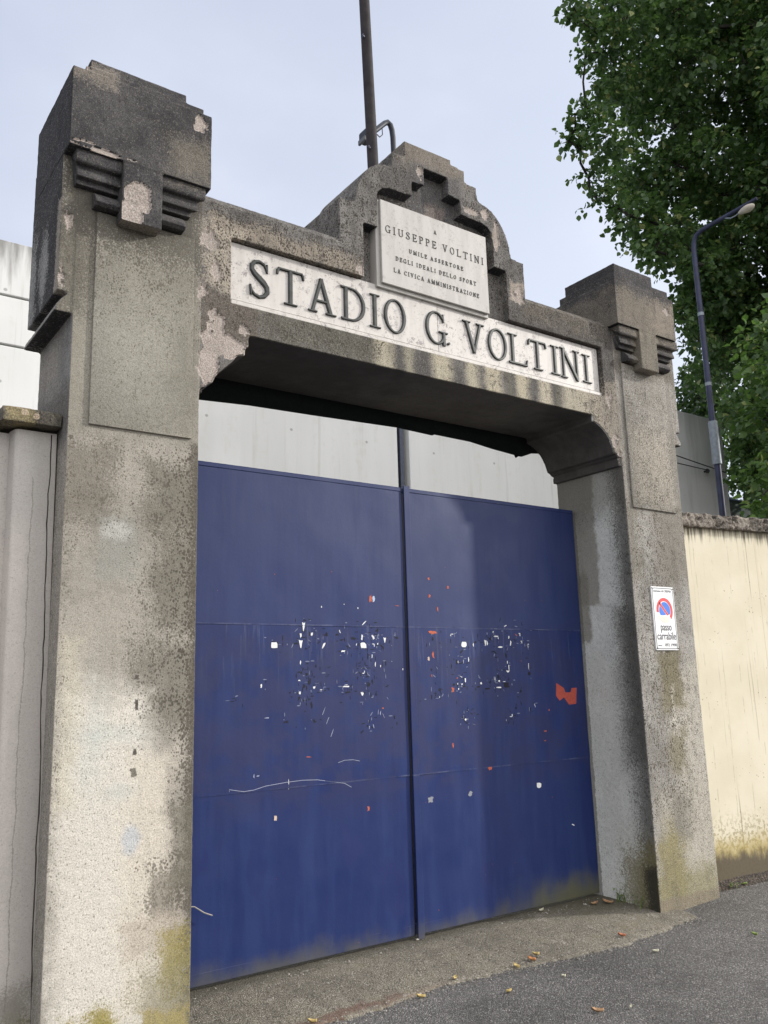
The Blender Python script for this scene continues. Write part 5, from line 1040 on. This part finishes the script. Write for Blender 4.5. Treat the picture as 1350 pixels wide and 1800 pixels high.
k = MB(); path = [(3.552, .70, 4.15), (3.550, .70, 5.45), (3.547, .70, 5.60), (3.540, .70, 5.66), (3.525, .70, 5.70), (3.50, .70, 5.712), (3.47, .70, 5.69), (3.40, .70, 5.615), (3.305, .70, 5.515)]
k.tube(path, .021, 12); k.build('arm', m_lampm, fl, 40)
k = MB(); k.box(3.262, 3.325, .65, .75, 5.465, 5.55); k.bevel(.012, 2); k.build('lamp_head', m_lampm, fl)
k = MB(); k.box(3.252, 3.272, .655, .745, 5.445, 5.485); k.bevel(.004, 1); k.build('lens', plain('lens_grey', (.08, .085, .09), .3), fl)
k = MB(); k.tube([(3.44, .69, 5.63), (3.435, .68, 5.57), (3.40, .67, 5.53), (3.37, .66, 5.535)], .004, 6); k.build('cable', m_lampm, fl)

# ------------------------------------------------------------------ street lamp, wires, fence
m_lblue_pole = plain('lamp_post_blue', (.028, .033, .068), .5, .1, .4, .25, 6)
m_sleeve = plain('lamp_sleeve_grey', (.22, .25, .28), .5, .2)
m_dark_pole = plain('lamp_post_dark', (.035, .04, .07), .45, .1)
lp = empty('street_lamp', (12.47, 4.0, -.05), 'slender blue street lamp post with an angled arm in front of the trees', 'street lamp')
k = MB(); k.tube([(12.47, 4.0, -.1), (12.47, 4.0, 5.0)], .052, 16); k.build('lower_pole', m_lblue_pole, lp, 40)
k = MB(); k.tube([(12.47, 4.0, 4.92), (12.46, 4.0, 5.65)], [.075, .075], 16); k.build('sleeve', m_sleeve, lp, 40)
k = MB(); k.tube([(12.46, 4.0, 5.6), (12.46, 4.0, 8.55), (12.465, 4.0, 8.76), (12.47, 3.985, 8.90), (12.47, 3.93, 8.99), (12.47, 3.81, 9.035), (12.47, 3.40, 9.06), (12.47, 2.78, 9.10)], [.050, .045, .044, .043, .042, .040, .037, .030], 14); k.build('upper_pole', m_lblue_pole, lp, 40)
for z in (6.3, 7.55):
    k = MB(); k.tube([(12.46, 4.0, z-.03), (12.46, 4.0, z+.03)], .054, 16); k.build('band', m_sleeve, lp)
me = bpy.data.meshes.new('head'); bmh = bmesh.new()
bmesh.ops.create_uvsphere(bmh, u_segments=20, v_segments=12, radius=1)
for v in bmh.verts:
    x, y, z = v.co; t = .62+.38*min(1, max(0, (x+1)*.8)); z = z*(.62 if z > 0 else 1)
    lx, lz = x*.15, z*.075*t; ly = y*.085*t
    v.co = (12.43+ly, 2.96-(lx*.99-lz*.08), 8.99+lx*.08+lz*.99)
for f in bmh.faces: f.smooth = True
bmh.to_mesh(me); bmh.free()
link('lamp_head', me, plain('lamp_head_cream', (.50, .46, .38), .45, 0, .4, .08), lp)
k = MB(); k.tube([(12.46, 3.36, 9.03), (12.45, 3.26, 8.975), (12.44, 3.16, 8.97), (12.43, 3.07, 8.99)], .011, 8); k.build('bracket', m_sleeve, lp)
m_wire = plain('wire_black', (.02, .02, .022), .6)
k = MB(); k.tube([(8.0, 5.8, 6.15), (10.5, 5.85, 5.95), (12.0, 5.85, 5.86), (13.99, 5.85, 5.723), (15.7, 5.9, 5.592)], .011, 6); tag(k.build('cable', m_wire), 'longer black cable sagging across the grey stadium wall to its far edge', 'cable')
k = MB(); k.tube([(8.0, 5.8, 5.75), (11, 5.85, 5.62), (13.97, 5.85, 5.572), (15.06, 5.88, 5.56)], .010, 6); cb = tag(k.build('cable', m_wire), 'shorter black cable ending at an insulator on the grey stadium wall', 'cable')
k = MB(); k.tube([(15.03, 5.88, 5.56), (15.13, 5.94, 5.565)], [.035, .045], 8); k.tube([(15.10, 6.0, 5.56), (15.10, 5.90, 5.56)], .02, 8); k.build('insulator', m_wire, cb)
fe = empty('sports_fence', (20, 7.0, -.05), 'dark green mesh sports fence with a blue top rail behind the stadium wall end', 'fence')
k = MB(); k.box(15.9, 27, 7.0, 7.02, -.1, 5.42); k.build('mesh_screen', plain('fence_green', (.012, .035, .026), .8, var=.3, scale=8), fe)
k = MB(); k.tube([(15.9, 6.96, 5.44), (27, 6.96, 5.44)], .035, 10); k.build('top_rail', plain('fence_rail_blue', (.10, .16, .26), .4, .2), fe)
for x in (16.1, 19.2, 22.3, 25.4):
    k = MB(); k.tube([(x, 6.95, -.1), (x, 6.95, 5.44)], .03, 8); k.build('post', m_steel, fe)
# ------------------------------------------------------------------ trees
def leaf_mat(name, c0, c1, c2, trans=.35):
    M = Mat(name)
    rnd = M.geo.outputs['Random Per Island']
    n = M.noise(.9, 3, .5)
    col = M.mix(c0, c1, M.step(M.add(M.mul(rnd, .55), M.mul(n, .45)), .25, .75))
    col = M.mix(col, c2, M.mul(M.step(rnd, .92, .95), .8))
    M.finish(col, .42, None, 0, .5)
    tr = M.t.nodes.new('ShaderNodeBsdfTranslucent'); M.put(tr.inputs[0], M.mix(col, (.10, .20, .02), .5))
    ms = M.t.nodes.new('ShaderNodeMixShader'); ms.inputs[0].default_value = trans
    M.t.links.new(M.b.outputs[0], ms.inputs[1]); M.t.links.new(tr.outputs[0], ms.inputs[2]); M.t.links.new(ms.outputs[0], M.out.inputs[0])
    return M.m
m_leaf1 = leaf_mat('lime_leaf', (.055, .108, .040), (.135, .225, .078), (.36, .38, .14), .5)
m_leaf2 = leaf_mat('far_leaf', (.030, .060, .028), (.055, .105, .045), (.12, .16, .06))
m_leaf3 = leaf_mat('near_leaf', (.055, .11, .034), (.13, .22, .06), (.32, .34, .11), .5)
m_bark = stucco('bark', (.06, .052, .042), (.035, .03, .025), [], pits=.6, bump=1.0, seed=31)
LEAF2D = np.array([(0, 0), (.34, .22), (.46, .55), (.22, .86), (0, 1.08), (-.22, .86), (-.46, .55), (-.34, .22)])
def leaves_mesh(clumps, per, size, seed, droop=.5):
    rg = np.random.default_rng(seed); Pv = []; 
    for (cx, cy, cz, r) in clumps:
        n_sh = max(6, int(per*r*r))
        d = rg.normal(size=(n_sh, 3)); d /= np.linalg.norm(d, axis=1)[:, None]
        d[:, 2] *= .85
        rad = r*(.45+.6*rg.random(n_sh)**.6)
        tips = np.array((cx, cy, cz))+d*rad[:, None]
        for t, dd in zip(tips, d):
            m = rg.integers(7, 12)
            ax = dd*.6+rg.normal(size=3)*.35+np.array((0, 0, -.25)); ax /= np.linalg.norm(ax)
            s = np.linspace(-.5, .5, m)*size*3.0
            base = t+ax*s[:, None]+rg.normal(size=(m, 3))*size*.42
            Pv.append(np.concatenate([base, np.repeat(dd[None], m, 0)], 1))
    A = np.concatenate(Pv); n = len(A)
    # each leaf: tip direction hangs out and down, face roughly up and out
    out = A[:, 3:]+rg.normal(size=(n, 3))*.75; out[:, 2] -= droop
    out /= np.linalg.norm(out, axis=1)[:, None]
    nrm = A[:, 3:]*.35+rg.normal(size=(n, 3))*.55+np.array((0, 0, .85))
    side = np.cross(out, nrm); side /= np.linalg.norm(side, axis=1)[:, None]+1e-6
    up = np.cross(side, out)
    sz = size*(.6+.65*rg.random(n))
    V = np.empty((n, 9, 3))
    for k in range(8):
        u, v = LEAF2D[k]
        fold = .16*abs(u)*2-.12*v*v
        V[:, k] = A[:, :3]+(side*u*1.0+out*(v-.3)+up*fold)*sz[:, None]
    V[:, 8] = A[:, :3]+(out*.2)*sz[:, None]
    idx = np.arange(n)*9
    F = []
    quads = [(0, 1, 2, 8), (8, 2, 3, 4), (8, 4, 5, 6), (0, 8, 6, 7)]
    Fq = np.concatenate([np.stack([idx+q[i] for i in range(4)], 1) for q in quads])
    me = bpy.data.meshes.new('crown')
    me.vertices.add(n*9); me.vertices.foreach_set('co', V.reshape(-1).astype(np.float32))
    me.loops.add(len(Fq)*4); me.loops.foreach_set('vertex_index', Fq.reshape(-1).astype(np.int32))
    me.polygons.add(len(Fq)); me.polygons.foreach_set('loop_start', np.arange(len(Fq), dtype=np.int32)*4)
    me.polygons.foreach_set('use_smooth', [True]*len(Fq))
    me.update(calc_edges=True); me.validate()
    return me
def tree(clumps, base, top, r0, label, mat, per, size, seed, far=False):
    t = empty('tree', base, label, 'tree', 'trees behind the wall')
    rg = random.Random(seed)
    k = MB(); b = Vector(base); tp = Vector(top); n = 9; path = []
    for i in range(n+1):
        q = i/n; path.append(b.lerp(tp, q)+Vector((math.sin(q*5+seed)*.12*q, math.cos(q*4+seed)*.12*q, 0)))
    k.tube(path, [r0*(1-.75*i/n) for i in range(n+1)], 12)
    nodes = [(q, -1) for q in path[2:]]; todo = [Vector(c[:3]) for c in clumps]; links = []
    rad = {c: clumps[i][3] for i, c in enumerate(map(tuple, todo))}
    while todo:                                # grow limbs: always join the clump nearest to what stands already
        best = None
        for c in todo:
            for ni, (q, par) in enumerate(nodes):
                d = (c-q).length*(1.25 if c.z < q.z-.4 else 1.0)
                if best is None or d < best[0]: best = (d, c, ni)
        d, c, ni = best; nodes.append((c, ni)); todo.remove(c)
    load = [1]*len(nodes)
    for i in range(len(nodes)-1, -1, -1):
        if nodes[i][1] >= 0: load[nodes[i][1]] += load[i]
    for i, (c, par) in enumerate(nodes):
        if par < 0: continue
        s = nodes[par][0]; q0 = min(.075, .0075*load[i]**.5+.003); mid = s.lerp(c, .5)+Vector((rg.uniform(-.12, .12), rg.uniform(-.12, .12), rg.uniform(0, .15)))
        k.tube([s, mid, c], [q0, q0*.9, q0*.75], 6, False)
        r = rad[tuple(c)]
        for _ in range(4):
            d = Vector((rg.gauss(0, 1), rg.gauss(0, 1), rg.gauss(0, .8))).normalized()
            k.tube([c, c+d*r*.5+Vector((0, 0, .05)), c+d*r*.98], [.009, .006, .0025], 4, False)
    k.build('trunk', m_bark, t, 60)
    link('crown', leaves_mesh(clumps, per, size, seed), mat, t)
tree(CL1, (17.2, 5.1, -.06), (16.6, 4.8, 15.5), .30, 'tallest dark green broadleaf tree leaning over the gateway in the upper right', m_leaf1, 180, .108, 3)
tree(CL2, (19.6, 9.3, -.06), (19.4, 9.0, 8.0), .16, 'small distant dark tree peeping over the grey stadium wall', m_leaf2, 130, .11, 4)
tree(CL3, (12.6, 2.2, -.06), (12.4, 1.8, 6.8), .14, 'nearer bright green leafy tree just behind the yellow wall', m_leaf3, 170, .105, 5)

# ------------------------------------------------------------------ fallen leaves and weeds
FL = [(3.56, -.165, 'yellow', .075, 'yellow curled fallen leaf beside an orange one on the apron edge'), (3.70, -.142, 'orange', .085, 'larger orange fallen leaf in the cluster on the apron edge'), (3.775, -.10, 'yellow', .05, 'small yellow leaf tip behind the orange leaf on the apron edge'),
      (4.44, -.17, 'red', .075, 'single orange red leaf on the apron edge near the grey pillar'), (3.17, -.10, 'yellow', .055, 'pale yellow leaf lying flat on the gravel apron'), (2.875, -.185, 'yellow', .06, 'narrow yellow leaf where the apron meets the road below the gate centre'),
      (3.64, -.44, 'pale', .03, 'tiny pale leaf fragment on the grey asphalt nearest the apron'), (3.26, -.42, 'yellow', .05, 'small upright yellow leaf on the asphalt'), (3.40, -.885, 'brown', .08, 'thin brown twig like leaf lowest on the asphalt'),
      (6.10, .08, 'green', .11, 'green and tan leaf on the soil beside the grey pillar'), (6.42, .05, 'red', .09, 'dry reddish leaf at the foot of the yellow wall'), (5.10, -.64, 'green', .06, 'yellow green leaf out on the asphalt to the right'),
      (3.555, -.955, 'pale', .03, 'tiny pale green bit near the bottom of the asphalt'), (4.36, -.48, 'pale', .05, 'whitish leaf on the asphalt in front of the grey pillar'), (4.90, .33, 'brown', .12, 'large pointed brown leaf in the corner by the reveal'),
      (4.80, .36, 'brown', .09, 'flat tan leaf next to the gate foot'), (4.40, .47, 'pale', .07, 'pale grey leaf under the bottom edge of the gate'), (2.27, -.13, 'yellow', .06, 'yellow leaf at the very bottom on the apron edge')]
LC = {'yellow': (.50, .38, .15), 'orange': (.42, .19, .08), 'red': (.40, .15, .08), 'pale': (.50, .48, .36), 'brown': (.36, .22, .12), 'green': (.22, .30, .08)}
LM = {k_: plain('dry_leaf_'+k_, v_, .7, var=.35, scale=60) for k_, v_ in LC.items()}
def apron_z(x, y):
    e = float(np.interp(x, ex, ey))
    if y > e and 1.2 < x < 5.25: return -.008 - .046*max(0, 1-(y-e)/.62)**1.5
    return gz(x, y)
rg = random.Random(8)
for x, y, c, L, lab in FL:
    L *= .72
    a = rg.uniform(0, 6.28); z = apron_z(x, y)+.004
    prof = [(0, .0), (.12, .09), (.3, .19), (.5, .22), (.72, .15), (.9, .05), (1.0, 0)]
    V = []; F = []
    for u, wd in prof:
        for s in (-1, 0, 1):
            lx = (u-.5)*L; ly = s*wd*L*1.15; lz = .012*abs(s)+.55*L*(u-.5)**2*(1 if rg.random() < 2 else 0)
            V.append((x+lx*math.cos(a)-ly*math.sin(a), y+lx*math.sin(a)+ly*math.cos(a), z+lz))
    for i in range(6):
        for s in range(2): F.append((i*3+s, (i+1)*3+s, (i+1)*3+s+1, i*3+s+1))
    o = link('fallen_leaf', raw_mesh('leaf', V, F, True), LM[c])
    o.modifiers.new('s', 'SOLIDIFY').thickness = .0012
    tag(o, lab, 'leaf', 'fallen leaves on the ground')
m_weed = plain('weed_green', (.11, .15, .045), .7, var=.4, scale=30)
def weed(x, y, z, n, h, label, seed):
    r = random.Random(seed); V = []; F = []
    for _ in range(n):
        a = r.uniform(0, 6.28); hh = h*r.uniform(.5, 1.1); lean = r.uniform(.2, .9)*hh; wd = r.uniform(.003, .006)
        bx, by = x+r.uniform(-.05, .05), y+r.uniform(-.025, .025); p = len(V)
        for i in range(5):
            t = i/4; q = wd*(1-t*.95)
            V += [(bx+math.cos(a)*lean*t*t-math.sin(a)*q, by+math.sin(a)*lean*t*t*.5+math.cos(a)*q, z+hh*t*(1-.25*t)), (bx+math.cos(a)*lean*t*t+math.sin(a)*q, by+math.sin(a)*lean*t*t*.5-math.cos(a)*q, z+hh*t*(1-.25*t))]
        for i in range(4): F.append((p+2*i, p+2*i+1, p+2*i+3, p+2*i+2))
        for i in range(2):
            t = r.uniform(.4, .95); c = Vector((bx+math.cos(a)*lean*t*t, by+math.sin(a)*lean*t*t*.5, z+hh*t*(1-.25*t))); b = r.uniform(0, 6.28); s = r.uniform(.012, .026); p = len(V)
            d = Vector((math.cos(b), math.sin(b)*.6, r.uniform(-.3, .5)))*s; e = Vector((-math.sin(b), math.cos(b), .3))*s*.35
            V += [tuple(c), tuple(c+d*.5+e), tuple(c+d), tuple(c+d*.5-e)]; F.append((p, p+1, p+2, p+3))
    o = link('weed', raw_mesh('weed', V, F), m_weed); tag(o, label, 'plant', 'weeds at the pillar foot')
weed(5.02, .30, -.02, 16, .13, 'bushier grassy weed growing from the crack at the reveal foot', 1)
weed(4.985, .13, -.035, 8, .15, 'sparse upright weed near the front corner of the grey pillar', 2)
weed(5.97, .07, -.03, 7, .08, 'low green weed on the soil beside the grey pillar and yellow wall', 3)
